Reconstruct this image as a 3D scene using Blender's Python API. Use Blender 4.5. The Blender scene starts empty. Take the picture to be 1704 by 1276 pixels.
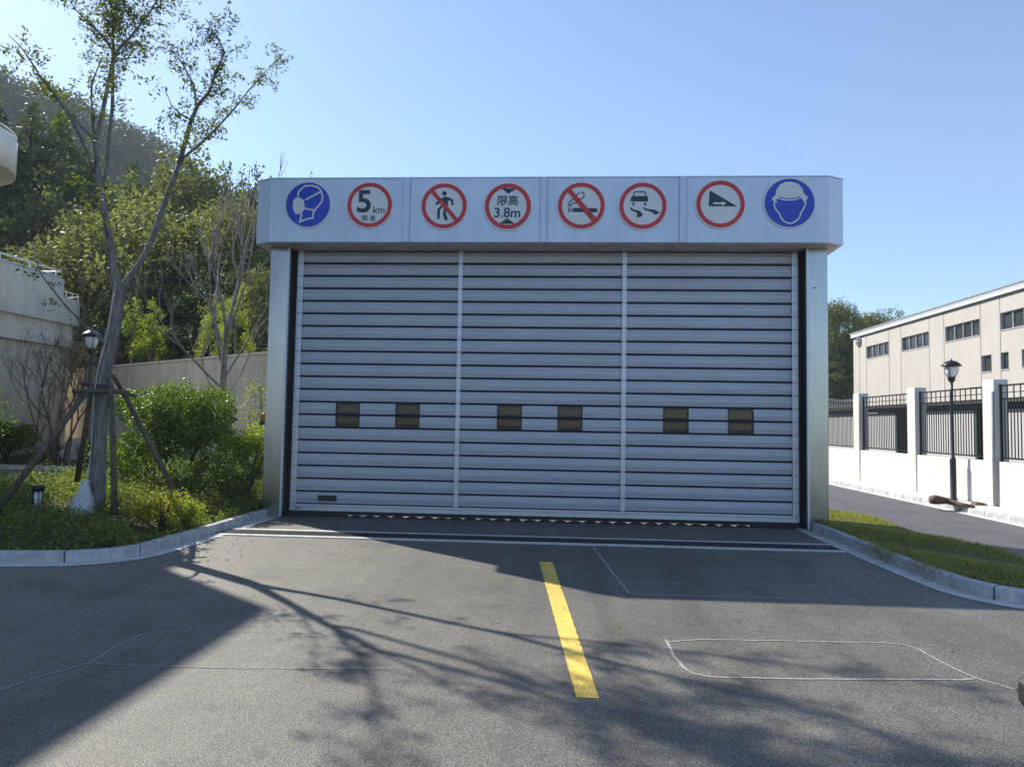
import bpy, math, random
import numpy as np
from mathutils import Vector, Matrix

S = bpy.context.scene
COL = S.collection
# ------------------------------------------------------------------ camera
CF = 1200.0                                   # focal length in pixels of the 1704 px wide photograph
CP = np.array([.324, -14.276, 1.909])
def _basis(yaw, pitch, roll):
    cy, sy = math.cos(yaw), math.sin(yaw)
    f = np.array([sy*math.cos(pitch), cy*math.cos(pitch), math.sin(pitch)])
    r = np.array([cy, -sy, 0.0]); u = np.cross(r, f)
    return math.cos(roll)*r+math.sin(roll)*u, -math.sin(roll)*r+math.cos(roll)*u, f
CR, CU, CFW = _basis(-.0627, .0559, .0172)
cd = bpy.data.cameras.new('camera'); cam = bpy.data.objects.new('camera', cd); COL.objects.link(cam)
cd.sensor_fit = 'HORIZONTAL'; cd.sensor_width = 36; cd.lens = 36*CF/1704
cd.clip_start = .05; cd.clip_end = 3000
cam.matrix_world = Matrix(((CR[0], CU[0], -CFW[0], CP[0]), (CR[1], CU[1], -CFW[1], CP[1]), (CR[2], CU[2], -CFW[2], CP[2]), (0, 0, 0, 1)))
S.camera = cam
def ray(px, py): return CFW + CR*(px-852)/CF - CU*(py-638)/CF
def G(px, py, z=0.):
    d = ray(px, py); p = CP+d*(z-CP[2])/d[2]; return (float(p[0]), float(p[1]))
def AY(px, py, y):
    d = ray(px, py); p = CP+d*(y-CP[1])/d[1]; return (float(p[0]), float(p[1]), float(p[2]))
def polar(px, r):                             # ground position r metres away in the direction of a photo column
    d = ray(px, 690); h = math.hypot(d[0], d[1]); return CP[0]+d[0]/h*r, CP[1]+d[1]/h*r
# ------------------------------------------------------------------ light
SUN = Vector((-.97, .81, 1.0)).normalized()
EL = math.asin(SUN.z); AZ = math.atan2(SUN.x, SUN.y)
W = bpy.data.worlds.new('World'); S.world = W; W.use_nodes = True
nt = W.node_tree; nt.nodes.clear()
sk = nt.nodes.new('ShaderNodeTexSky'); sk.sky_type = 'NISHITA'; sk.sun_disc = False
sk.sun_elevation = EL; sk.sun_rotation = AZ; sk.air_density = 1.0; sk.dust_density = .3; sk.ozone_density = 4.0
bg = nt.nodes.new('ShaderNodeBackground'); bg.inputs[1].default_value = .125
wo = nt.nodes.new('ShaderNodeOutputWorld')
nt.links.new(sk.outputs[0], bg.inputs[0]); nt.links.new(bg.outputs[0], wo.inputs[0])
ld = bpy.data.lights.new('sun', 'SUN'); ld.energy = 5.0; ld.angle = math.radians(.5); ld.color = (1, .93, .83)
sun = bpy.data.objects.new('sun', ld); COL.objects.link(sun)
sun.rotation_euler = SUN.to_track_quat('Z', 'Y').to_euler(); sun.location = (-30, 25, 40)
S.view_settings.view_transform = 'Standard'; S.view_settings.look = 'None'
S.view_settings.exposure = .74; S.view_settings.gamma = 1
S.render.engine = 'CYCLES'
try:
    S.cycles.use_denoising = True; S.cycles.denoiser = 'OPENIMAGEDENOISE'
except Exception: pass
S.cycles.max_bounces = 6; S.cycles.transparent_max_bounces = 12; S.cycles.caustics_reflective = False; S.cycles.caustics_refractive = False

# ------------------------------------------------------------------ helpers
def tag(o, label=None, cat=None, group=None, kind=None):
    if label: o['label'] = label
    if cat: o['category'] = cat
    if group: o['group'] = group
    if kind: o['kind'] = kind
    return o
def empty(name, loc=(0, 0, 0)):
    o = bpy.data.objects.new(name, None); COL.objects.link(o); o.location = loc; o.empty_display_size = .2
    return o
def link(name, me, parent=None, world=True):
    o = bpy.data.objects.new(name, me); COL.objects.link(o)
    if parent is not None:
        o.parent = parent
        if world:                              # geometry is written in world coordinates
            off = Vector(parent.location); p = parent.parent
            while p is not None: off += Vector(p.location); p = p.parent
            o.location = -off
    return o
class MB:
    def __init__(s): s.v = []; s.f = []; s.m = []; s.sm = []
    def face(s, pts, m=0, smooth=False):
        n = len(s.v); s.v += [tuple(p) for p in pts]; s.f.append(tuple(range(n, n+len(pts)))); s.m.append(m); s.sm.append(smooth)
    def box(s, x0, x1, y0, y1, z0, z1, m=0):
        n = len(s.v)
        s.v += [(x0,y0,z0),(x1,y0,z0),(x1,y1,z0),(x0,y1,z0),(x0,y0,z1),(x1,y0,z1),(x1,y1,z1),(x0,y1,z1)]
        for q in ((0,3,2,1),(4,5,6,7),(0,1,5,4),(1,2,6,5),(2,3,7,6),(3,0,4,7)):
            s.f.append(tuple(n+i for i in q)); s.m.append(m); s.sm.append(False)
    def hexa(s, b, t, m=0):                    # 4 bottom + 4 top points
        n = len(s.v); s.v += [tuple(p) for p in b]+[tuple(p) for p in t]
        for q in ((0,3,2,1),(4,5,6,7),(0,1,5,4),(1,2,6,5),(2,3,7,6),(3,0,4,7)):
            s.f.append(tuple(n+i for i in q)); s.m.append(m); s.sm.append(False)
    def prism(s, poly, z0, z1, m=0, smooth=False):
        n = len(s.v); k = len(poly)
        s.v += [(p[0], p[1], z0) for p in poly]+[(p[0], p[1], z1) for p in poly]
        s.f.append(tuple(range(n+k-1, n-1, -1))); s.f.append(tuple(range(n+k, n+2*k))); s.m += [m, m]; s.sm += [False]*2
        for i in range(k):
            j = (i+1) % k; s.f.append((n+i, n+j, n+k+j, n+k+i)); s.m.append(m); s.sm.append(smooth)
    def plate(s, poly, y0, y1, m=0):           # (x,z) outline extruded in y, y1 is the front (smaller y)
        n = len(s.v); k = len(poly)
        s.v += [(p[0], y0, p[1]) for p in poly]+[(p[0], y1, p[1]) for p in poly]
        s.f.append(tuple(range(n, n+k))); s.f.append(tuple(range(n+2*k-1, n+k-1, -1))); s.m += [m, m]; s.sm += [False]*2
        for i in range(k):
            j = (i+1) % k; s.f.append((n+i, n+k+i, n+k+j, n+j)); s.m.append(m); s.sm.append(False)
    def tube(s, pts, rad, n=8, m=0, cap=True, smooth=True):
        pts = [Vector(p) for p in pts]; k = len(pts)
        if not hasattr(rad, '__len__'): rad = [rad]*k
        base = len(s.v); ref = None
        for i, p in enumerate(pts):
            d = (pts[min(i+1, k-1)]-pts[max(i-1, 0)])
            if d.length < 1e-9: d = Vector((0, 0, 1))
            d.normalize()
            if ref is None: ref = Vector((1, 0, 0)) if abs(d.x) < .8 else Vector((0, 1, 0))
            a = (ref-d*ref.dot(d)).normalized(); b = d.cross(a); ref = a
            for j in range(n):
                t = 2*math.pi*j/n; s.v.append(tuple(p+(a*math.cos(t)+b*math.sin(t))*rad[i]))
        for i in range(k-1):
            for j in range(n):
                q = (j+1) % n
                s.f.append((base+i*n+j, base+i*n+q, base+(i+1)*n+q, base+(i+1)*n+j)); s.m.append(m); s.sm.append(smooth)
        if cap:
            s.f.append(tuple(base+j for j in range(n-1, -1, -1))); s.f.append(tuple(base+(k-1)*n+j for j in range(n))); s.m += [m, m]; s.sm += [False]*2
    def lathe(s, prof, c=(0, 0, 0), n=20, m=0, smooth=True, cap=True):
        base = len(s.v); k = len(prof)
        for r, z in prof:
            for j in range(n):
                t = 2*math.pi*j/n; s.v.append((c[0]+r*math.cos(t), c[1]+r*math.sin(t), c[2]+z))
        for i in range(k-1):
            for j in range(n):
                q = (j+1) % n
                s.f.append((base+i*n+j, base+i*n+q, base+(i+1)*n+q, base+(i+1)*n+j)); s.m.append(m); s.sm.append(smooth)
        if cap:
            s.f.append(tuple(base+j for j in range(n-1, -1, -1))); s.f.append(tuple(base+(k-1)*n+j for j in range(n))); s.m += [m, m]; s.sm += [False]*2
    def mesh(s, name, mats):
        me = bpy.data.meshes.new(name); me.from_pydata(s.v, [], s.f)
        if not isinstance(mats, (list, tuple)): mats = [mats]
        for x in mats: me.materials.append(x)
        me.polygons.foreach_set('material_index', s.m); me.polygons.foreach_set('use_smooth', s.sm); me.update()
        return me
    def build(s, name, mats, parent=None, bevel=0):
        o = link(name, s.mesh(name, mats), parent)
        if bevel:
            b = o.modifiers.new('bevel', 'BEVEL'); b.width = bevel; b.segments = 2; b.limit_method = 'ANGLE'; b.angle_limit = math.radians(40)
        return o
def quads_mesh(name, V, mat):                  # V: (n,4,3)
    n = V.shape[0]; me = bpy.data.meshes.new(name)
    me.vertices.add(n*4); me.vertices.foreach_set('co', V.reshape(-1).astype(np.float32))
    me.loops.add(n*4); me.loops.foreach_set('vertex_index', np.arange(n*4, dtype=np.int32))
    me.polygons.add(n); me.polygons.foreach_set('loop_start', np.arange(0, n*4, 4, dtype=np.int32))
    me.polygons.foreach_set('loop_total', np.full(n, 4, dtype=np.int32))
    me.materials.append(mat); me.update(calc_edges=True); return me
def leaf_quads(P, size, rng, aspect=.5, up=.3, jit=.35):   # pointed leaf shapes round the points P
    n = len(P)
    a = rng.normal(size=(n, 3)); a /= np.linalg.norm(a, axis=1)[:, None]
    nn = rng.normal(size=(n, 3)); nn[:, 2] += up*2; nn -= a*np.sum(a*nn, axis=1)[:, None]; nn /= np.linalg.norm(nn, axis=1)[:, None]
    b = np.cross(nn, a)
    L = (size*(1+rng.uniform(-jit, jit, n)))[:, None] if np.isscalar(size) else (size*(1+rng.uniform(-jit, jit, n)))[:, None]
    V = np.empty((n, 4, 3))
    V[:, 0] = P-a*L*.5; V[:, 1] = P+b*L*.5*aspect+nn*L*.06; V[:, 2] = P+a*L*.5; V[:, 3] = P-b*L*.5*aspect+nn*L*.06
    return V
# ------------------------------------------------------------------ materials
def _mat(name):
    m = bpy.data.materials.new(name); m.use_nodes = True; nt = m.node_tree
    return m, nt, nt.nodes['Principled BSDF']
def pm(name, col, rough=.6, metal=0., var=.12, scale=3., bump=0., bscale=40., col2=None, detail=4, emis=None, stretch=None, rvar=0., stain=0., sst=(1.2, 1.2, .12)):
    m, nt, b = _mat(name); N = nt.nodes; L = nt.links
    b.inputs['Roughness'].default_value = rough; b.inputs['Metallic'].default_value = metal
    tc = N.new('ShaderNodeTexCoord'); src = tc.outputs['Object']
    if stretch:
        mp = N.new('ShaderNodeMapping'); mp.inputs['Scale'].default_value = stretch; L.new(src, mp.inputs[0]); src = mp.outputs[0]
    nz = N.new('ShaderNodeTexNoise'); nz.inputs['Scale'].default_value = scale; nz.inputs['Detail'].default_value = detail; L.new(src, nz.inputs['Vector'])
    cr = N.new('ShaderNodeValToRGB'); c2 = col2 or tuple(c*(1-var*1.6) for c in col)
    c1 = col if col2 else tuple(min(1, c*(1+var)) for c in col)
    cr.color_ramp.elements[0].position = .32; cr.color_ramp.elements[1].position = .68
    cr.color_ramp.elements[0].color = (*c2, 1); cr.color_ramp.elements[1].color = (*c1, 1)
    L.new(nz.outputs[0], cr.inputs[0]); csock = cr.outputs[0]
    if stain:                                  # run-off streaks and grime with a shape of their own
        for sc_, str_ in (((sst[0], sst[1], sst[2]), 1.0), ((.5, .5, .5), .6), ((6, 6, .35), .5)):
            mp2 = N.new('ShaderNodeMapping'); mp2.inputs['Scale'].default_value = sc_; L.new(tc.outputs['Object'], mp2.inputs[0])
            n3 = N.new('ShaderNodeTexNoise'); n3.inputs['Scale'].default_value = 2.2; n3.inputs['Detail'].default_value = 6; n3.inputs['Roughness'].default_value = .65; L.new(mp2.outputs[0], n3.inputs['Vector'])
            mr3 = N.new('ShaderNodeMapRange'); mr3.inputs[1].default_value = .42; mr3.inputs[2].default_value = .68; mr3.inputs[3].default_value = 1.0; mr3.inputs[4].default_value = 1-stain*str_; L.new(n3.outputs[0], mr3.inputs[0])
            mx3 = N.new('ShaderNodeMix'); mx3.data_type = 'RGBA'; mx3.blend_type = 'MULTIPLY'; mx3.inputs[0].default_value = 1; L.new(csock, mx3.inputs[6]); L.new(mr3.outputs[0], mx3.inputs[7]); csock = mx3.outputs[2]
    L.new(csock, b.inputs['Base Color'])
    if rvar:
        mr = N.new('ShaderNodeMapRange'); mr.inputs[3].default_value = rough-rvar; mr.inputs[4].default_value = rough+rvar; L.new(nz.outputs[0], mr.inputs[0]); L.new(mr.outputs[0], b.inputs['Roughness'])
    if bump:
        n2 = N.new('ShaderNodeTexNoise'); n2.inputs['Scale'].default_value = bscale; n2.inputs['Detail'].default_value = 3; L.new(src, n2.inputs['Vector'])
        bp = N.new('ShaderNodeBump'); bp.inputs['Strength'].default_value = bump; bp.inputs['Distance'].default_value = .01
        L.new(n2.outputs[0], bp.inputs['Height']); L.new(bp.outputs[0], b.inputs['Normal'])
    if emis:
        b.inputs['Emission Color'].default_value = (*emis[:3], 1); b.inputs['Emission Strength'].default_value = emis[3]
    return m
def leafmat(name, dark, light, trans=.35, tcol=None, rough=.55, objvar=.0):
    m = bpy.data.materials.new(name); m.use_nodes = True; nt = m.node_tree; N = nt.nodes; L = nt.links; N.clear()
    geo = N.new('ShaderNodeNewGeometry'); cr = N.new('ShaderNodeValToRGB')
    cr.color_ramp.elements[0].color = (*dark, 1); cr.color_ramp.elements[1].color = (*light, 1)
    fac = geo.outputs['Random Per Island']
    if objvar:
        oi = N.new('ShaderNodeObjectInfo'); mx = N.new('ShaderNodeMath'); mx.operation = 'MULTIPLY_ADD'
        mx.inputs[1].default_value = 1-objvar; L.new(fac, mx.inputs[0])
        mu = N.new('ShaderNodeMath'); mu.operation = 'MULTIPLY'; mu.inputs[1].default_value = objvar; L.new(oi.outputs['Random'], mu.inputs[0]); L.new(mu.outputs[0], mx.inputs[2]); fac = mx.outputs[0]
    L.new(fac, cr.inputs[0])
    b = N.new('ShaderNodeBsdfPrincipled'); b.inputs['Roughness'].default_value = rough; b.inputs['Specular IOR Level'].default_value = .15
    L.new(cr.outputs[0], b.inputs['Base Color'])
    t = N.new('ShaderNodeBsdfTranslucent'); mc = N.new('ShaderNodeMix'); mc.data_type = 'RGBA'; mc.blend_type = 'MULTIPLY'; mc.inputs[0].default_value = 1
    L.new(cr.outputs[0], mc.inputs[6]); mc.inputs[7].default_value = (*(tcol or (1.9, 2.0, .7)), 1); L.new(mc.outputs[2], t.inputs['Color'])
    ms = N.new('ShaderNodeMixShader'); ms.inputs[0].default_value = trans; L.new(b.outputs[0], ms.inputs[1]); L.new(t.outputs[0], ms.inputs[2])
    o = N.new('ShaderNodeOutputMaterial'); L.new(ms.outputs[0], o.inputs[0]); return m
def glass(name, tint, alpha, rough=.05):
    m = bpy.data.materials.new(name); m.use_nodes = True; nt = m.node_tree; N = nt.nodes; L = nt.links; N.clear()
    t = N.new('ShaderNodeBsdfTransparent'); t.inputs[0].default_value = (*tint, 1)
    b = N.new('ShaderNodeBsdfPrincipled'); b.inputs['Base Color'].default_value = (.02, .022, .024, 1); b.inputs['Roughness'].default_value = rough
    ms = N.new('ShaderNodeMixShader'); ms.inputs[0].default_value = alpha; L.new(t.outputs[0], ms.inputs[1]); L.new(b.outputs[0], ms.inputs[2])
    o = N.new('ShaderNodeOutputMaterial'); L.new(ms.outputs[0], o.inputs[0]); return m
def asphalt(name, base, tint2, speck=.5, wear=True):
    m, nt, b = _mat(name); N = nt.nodes; L = nt.links
    tc = N.new('ShaderNodeTexCoord')
    def noise(sc, det, rough=.6):
        n = N.new('ShaderNodeTexNoise'); n.inputs['Scale'].default_value = sc; n.inputs['Detail'].default_value = det; n.inputs['Roughness'].default_value = rough
        L.new(tc.outputs['Object'], n.inputs['Vector']); return n
    big_n = noise(.45, 5); mid = noise(3.2, 5); fine = noise(95, 2, .8)
    vo = N.new('ShaderNodeTexVoronoi'); vo.inputs['Scale'].default_value = 130; L.new(tc.outputs['Object'], vo.inputs['Vector'])
    cr = N.new('ShaderNodeValToRGB'); cr.color_ramp.elements[0].position = .3; cr.color_ramp.elements[1].position = .7
    cr.color_ramp.elements[0].color = (*base, 1); cr.color_ramp.elements[1].color = (*tint2, 1); L.new(big_n.outputs[0], cr.inputs[0])
    def mul(a, bsock, lo, hi):
        mr = N.new('ShaderNodeMapRange'); mr.inputs[1].default_value = .25; mr.inputs[2].default_value = .75; mr.inputs[3].default_value = lo; mr.inputs[4].default_value = hi; L.new(bsock, mr.inputs[0])
        mx = N.new('ShaderNodeMix'); mx.data_type = 'RGBA'; mx.blend_type = 'MULTIPLY'; mx.inputs[0].default_value = 1
        L.new(a, mx.inputs[6]); L.new(mr.outputs[0], mx.inputs[7]); return mx.outputs[2]
    c = mul(cr.outputs[0], mid.outputs[0], .86, 1.12)
    c = mul(c, fine.outputs[0], 1-speck, 1+speck)
    sep = N.new('ShaderNodeSeparateColor'); L.new(vo.outputs['Color'], sep.inputs[0])
    c = mul(c, sep.outputs[0], 1-speck*.5, 1+speck*.5)
    def patch(c, sc, stretch, lo, hi, amt, det=5):
        mp = N.new('ShaderNodeMapping'); mp.inputs['Scale'].default_value = stretch; L.new(tc.outputs['Object'], mp.inputs[0])
        n = N.new('ShaderNodeTexNoise'); n.inputs['Scale'].default_value = sc; n.inputs['Detail'].default_value = det; L.new(mp.outputs[0], n.inputs['Vector'])
        mr = N.new('ShaderNodeMapRange'); mr.inputs[1].default_value = lo; mr.inputs[2].default_value = hi; mr.inputs[3].default_value = 1; mr.inputs[4].default_value = amt; L.new(n.outputs[0], mr.inputs[0])
        mx = N.new('ShaderNodeMix'); mx.data_type = 'RGBA'; mx.blend_type = 'MULTIPLY'; mx.inputs[0].default_value = 1
        L.new(c, mx.inputs[6]); L.new(mr.outputs[0], mx.inputs[7]); return mx.outputs[2]
    if wear:
        c = patch(c, 1.0, (1, 1, 1), .56, .68, .72); c = patch(c, 1.4, (1.1, .07, 1), .50, .66, .78, 3); c = patch(c, 5.0, (1, 1, 1), .64, .70, .72, 2); c = patch(c, .6, (1, .5, 1), .5, .65, 1.14)
    L.new(c, b.inputs['Base Color']); b.inputs['Roughness'].default_value = .66; b.inputs['Specular IOR Level'].default_value = .6
    bp = N.new('ShaderNodeBump'); bp.inputs['Strength'].default_value = .5; bp.inputs['Distance'].default_value = .006
    L.new(vo.outputs['Distance'], bp.inputs['Height']); L.new(bp.outputs[0], b.inputs['Normal'])
    return m
M = {}
M['asph'] = asphalt('asphalt', (.102, .097, .083), (.146, .137, .114), .95)
M['asph2'] = asphalt('road_asphalt', (.085, .085, .09), (.105, .103, .105), .3)
M['conc'] = pm('concrete', (.58, .57, .54), .85, var=.12, scale=5, bump=.3, bscale=60)
M['kerb'] = pm('kerb_stone', (.52, .53, .54), .8, stain=.22, var=.16, scale=6, bump=.35, bscale=70, rvar=.05)
M['kerbd'] = pm('kerb_joint', (.10, .10, .10), .9)
M['yellow'] = asphalt('yellow_paint', (.74, .49, .09), (.90, .62, .12), .42)
M['sawcut'] = pm('sawcut', (.42, .41, .38), .9, var=.3, scale=30, col2=(.22, .215, .2))
M['soil'] = pm('soil', (.10, .085, .05), .95, var=.3, scale=5, bump=.6, bscale=15, col2=(.05, .055, .025))
M['hill'] = pm('hill_undergrowth', (.055, .07, .025), .95, scale=.35, col2=(.03, .04, .016), bump=.6, bscale=3)
M['alu'] = pm('brushed_aluminium', (.46, .475, .545), .48, .45, stain=.08, sst=(.25, 1, 1.2), var=.07, scale=5, stretch=(.6, 1, 40), rvar=.06)
M['strip'] = pm('strip_aluminium', (.56, .58, .64), .4, .55, var=.05, scale=8)
M['fascia'] = pm('painted_fascia', (.64, .74, .90), .42, .1, stain=.07, var=.03, scale=.9, rvar=.04)
M['pillar'] = pm('stainless_steel', (.42, .43, .43), .24, .95, stain=.12, var=.08, scale=6, stretch=(14, 14, .35), rvar=.05)
M['dark'] = pm('dark_rubber', (.022, .022, .026), .7)
M['black'] = pm('black_paint', (.018, .019, .02), .4)
M['soffit'] = pm('soffit_metal', (.66, .61, .55), .5, .3)
M['pane'] = glass('window_pane', (.24, .28, .27), .82, .03)
M['blue'] = pm('sign_blue', (.012, .055, .50), .35, var=.08, scale=3)
M['red'] = pm('sign_red', (.60, .022, .035), .35, var=.06, scale=3)
M['white'] = pm('sign_white', (.70, .71, .72), .35, var=.03)
M['ink'] = pm('sign_ink', (.012, .035, .06), .45)
M['cream'] = pm('cream_plaster', (.82, .77, .65), .85, stain=.16, var=.05, scale=1.2, bump=.15, bscale=30)
M['tan'] = pm('warm_plaster', (.80, .72, .58), .85, stain=.2, var=.08, scale=.8, bump=.15, bscale=30)
M['wallw'] = pm('white_wall_paint', (.70, .69, .65), .75, stain=.14, var=.035, scale=1.2, bump=.1, bscale=20)
M['bark'] = pm('grey_bark', (.26, .23, .215), .9, scale=9, var=.3, bump=1.0, bscale=20, stretch=(2.5, 2.5, .5), col2=(.11, .095, .085))
M['bark2'] = pm('pale_bark', (.25, .225, .19), .9, scale=8, var=.25, bump=.4, bscale=30)
M['barkd'] = pm('dark_bark', (.07, .055, .04), .9, scale=8, var=.3)
M['pole'] = pm('weathered_pole', (.16, .12, .085), .85, scale=9, var=.3, bump=.5, bscale=30, stretch=(3, 3, .6), col2=(.07, .055, .04))
M['seam'] = pm('panel_seam', (.10, .12, .15), .6)
M['leaf_o'] = leafmat('leaf_olive', (.09, .10, .035), (.28, .28, .08), .35, (1.5, 1.7, .6))
M['leaf_t'] = leafmat('leaf_street_tree', (.05, .068, .022), (.15, .18, .05), .36)
M['leaf_b'] = leafmat('leaf_bush', (.055, .09, .026), (.20, .245, .06), .30, (1.8, 2.2, .5), .42)
M['leaf_y'] = leafmat('leaf_yellow', (.13, .14, .025), (.34, .31, .05), .40)
M['leaf_g'] = leafmat('leaf_groundcover', (.06, .09, .032), (.22, .265, .08), .32, (1.7, 2.0, .6))
M['leaf_dark'] = leafmat('leaf_evergreen', (.045, .062, .034), (.125, .15, .07), .22, (1.4, 1.9, .7), objvar=.4)
M['leaf_mid'] = leafmat('leaf_bamboo', (.08, .095, .05), (.225, .235, .105), .34, (1.6, 1.7, .7), objvar=.5)
M['leaf_lite'] = leafmat('leaf_young', (.11, .15, .04), (.30, .34, .08), .48, (1.8, 2.0, .5), objvar=.3)
M['leaf_far'] = leafmat('leaf_distant', (.05, .07, .03), (.12, .15, .055), .2, (1.3, 1.5, .7))
M['grass'] = leafmat('grass_blade', (.16, .17, .06), (.42, .40, .16), .35, (1.5, 1.7, .6))
M['lampglass'] = pm('frosted_glass', (.75, .76, .78), .25, var=.02)
M['lamp'] = pm('lamp_metal', (.03, .031, .034), .35, .3, var=.1)
M['green'] = pm('green_metal', (.02, .10, .07), .5, .1)
M['panelw'] = pm('factory_cladding', (.52, .49, .45), .7, .0, stain=.07, var=.025, scale=.6)
M['joint'] = pm('panel_joint', (.30, .31, .33), .6)
M['trim'] = pm('white_trim', (.62, .66, .72), .5, var=.03)
M['fglass'] = pm('dark_window', (.05, .06, .065), .12, 0, var=.2, scale=.8)
M['frame'] = pm('window_frame', (.45, .45, .45), .5)
M['shedw'] = pm('shed_panel', (.50, .50, .49), .7, var=.06, scale=.7)
M['roofd'] = pm('shed_roof', (.06, .065, .06), .6)
M['cloth'] = pm('white_sack', (.55, .56, .55), .8, var=.1, scale=12, bump=.5, bscale=25)
M['orange'] = pm('orange_plastic', (.60, .13, .02), .4)
M['brown'] = pm('brown_mat', (.13, .09, .06), .8, var=.25, scale=9)
M['rock'] = pm('pale_rock', (.45, .43, .39), .9, var=.2, scale=4, bump=.6, bscale=12)
M['plastic'] = pm('dark_grey_plastic', (.016, .016, .016), .6, var=.05)
M['grate'] = pm('cast_iron', (.05, .052, .055), .6, .4)
# ------------------------------------------------------------------ terrain
def sstep(a, b, x):
    t = np.clip((x-a)/(b-a), 0, 1); return t*t*(3-2*t)
def px_of(x, y):                               # photo column of a direction on the ground
    dx = x-CP[0]; dy = y-CP[1]; th = np.arctan2(dx, dy)
    return 852+CF*np.tan(np.clip(th+.0627, -1.35, 1.35))
def theight(x, y):
    x = np.asarray(x, float); y = np.asarray(y, float)
    r = np.hypot(x-CP[0], y-CP[1]); p = px_of(x, y)
    T1 = np.interp(p, [-900, -250, 0, 80, 160, 230, 330, 430, 520, 700, 1000, 1350, 1450, 1600, 2200], [.36, .34, .30, .28, .23, .235, .235, .225, .20, .12, .06, .09, .085, .07, .05])
    h1 = T1*105*sstep(38, 112, r)
    T2 = np.interp(p, [-900, -200, 0, 60, 100, 150, 250, 285, 330, 400, 520, 1300, 1700], [.36, .385, .372, .362, .355, .343, .325, .30, .26, .20, .12, .06, .06])
    h2 = T2*300*sstep(150, 300, r)
    back = sstep(-5, 22, y)
    roll = 1.6*np.sin(x*.11+1.3)*np.sin(y*.09+.4)*sstep(45, 75, r)+4*np.sin(x*.035)*np.sin(y*.028+1)*sstep(160, 230, r)
    return (np.maximum(h1, h2)+roll*.8)*back
# ground sheet: flat near the gate, reaching the horizon
g = MB(); g.box(-900, 900, -500, 1200, -3.0, -.02)
tag(g.build('ground', M['soil']), kind='structure')
a_ = MB(); a_.face([(-60, -60, 0), (60, -60, 0), (60, 13, 0), (-60, 13, 0)]); a_.face([(-22, 13, 0), (60, 13, 0), (60, 60, 0), (-4, 60, 0)])
tag(a_.build('road', M['asph']), kind='structure')
# hillside mesh in polar rings so that it is dense near and coarse far
V = []; F = []
rs = list(np.arange(34, 130, 3.0))+list(np.arange(130, 380, 9.0))+[420, 520, 700]
th = np.linspace(math.radians(-82), math.radians(78), 150)
for r in rs:
    for t in th:
        x = CP[0]+r*math.sin(t); y = CP[1]+r*math.cos(t); V.append((x, y, float(theight(x, y))-.15))
nt_ = len(th)
for i in range(len(rs)-1):
    for j in range(nt_-1): F.append((i*nt_+j, i*nt_+j+1, (i+1)*nt_+j+1, (i+1)*nt_+j))
me = bpy.data.meshes.new('hillside'); me.from_pydata(V, [], F); me.materials.append(M['hill']); me.polygons.foreach_set('use_smooth', [True]*len(F)); me.update()
tag(link('hillside', me), kind='structure')
# right service road (its own darker sheet) and far planting bed
r_ = MB(); r_.face([(6.75, -9, .004), (9.72, -9, .004), (9.85, 45, .004), (6.4, 45, .004)])
tag(r_.build('side_road', M['asph2']), kind='structure')
# ------------------------------------------------------------------ left planting island
def smooth_poly(pts, it=2):
    for _ in range(it):
        q = []
        for i in range(len(pts)-1):
            a, b = pts[i], pts[i+1]; q += [(a[0]*.75+b[0]*.25, a[1]*.75+b[1]*.25), (a[0]*.25+b[0]*.75, a[1]*.25+b[1]*.75)]
        pts = [pts[0]]+q+[pts[-1]]
    return pts
def resample(pts, step):
    out = [pts[0]]; acc = 0
    P = [Vector(p) for p in pts]; tot = sum((P[i+1]-P[i]).length for i in range(len(P)-1)); n = max(1, round(tot/step)); step = tot/n
    d = 0; i = 0; cur = P[0]; res = [P[0]]; need = step
    for i in range(len(P)-1):
        seg = (P[i+1]-P[i]).length; pos = 0
        while seg-pos >= need-1e-9:
            pos += need; res.append(P[i].lerp(P[i+1], pos/seg)); need = step
        need -= seg-pos
    if (res[-1]-P[-1]).length > step*.5: res.append(P[-1])
    return res
def offset(pts, d):
    P = [Vector(p) for p in pts]; out = []
    for i, p in enumerate(P):
        t = (P[min(i+1, len(P)-1)]-P[max(i-1, 0)]).normalized(); out.append(p+Vector((-t.y, t.x))*d)
    return out
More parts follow.
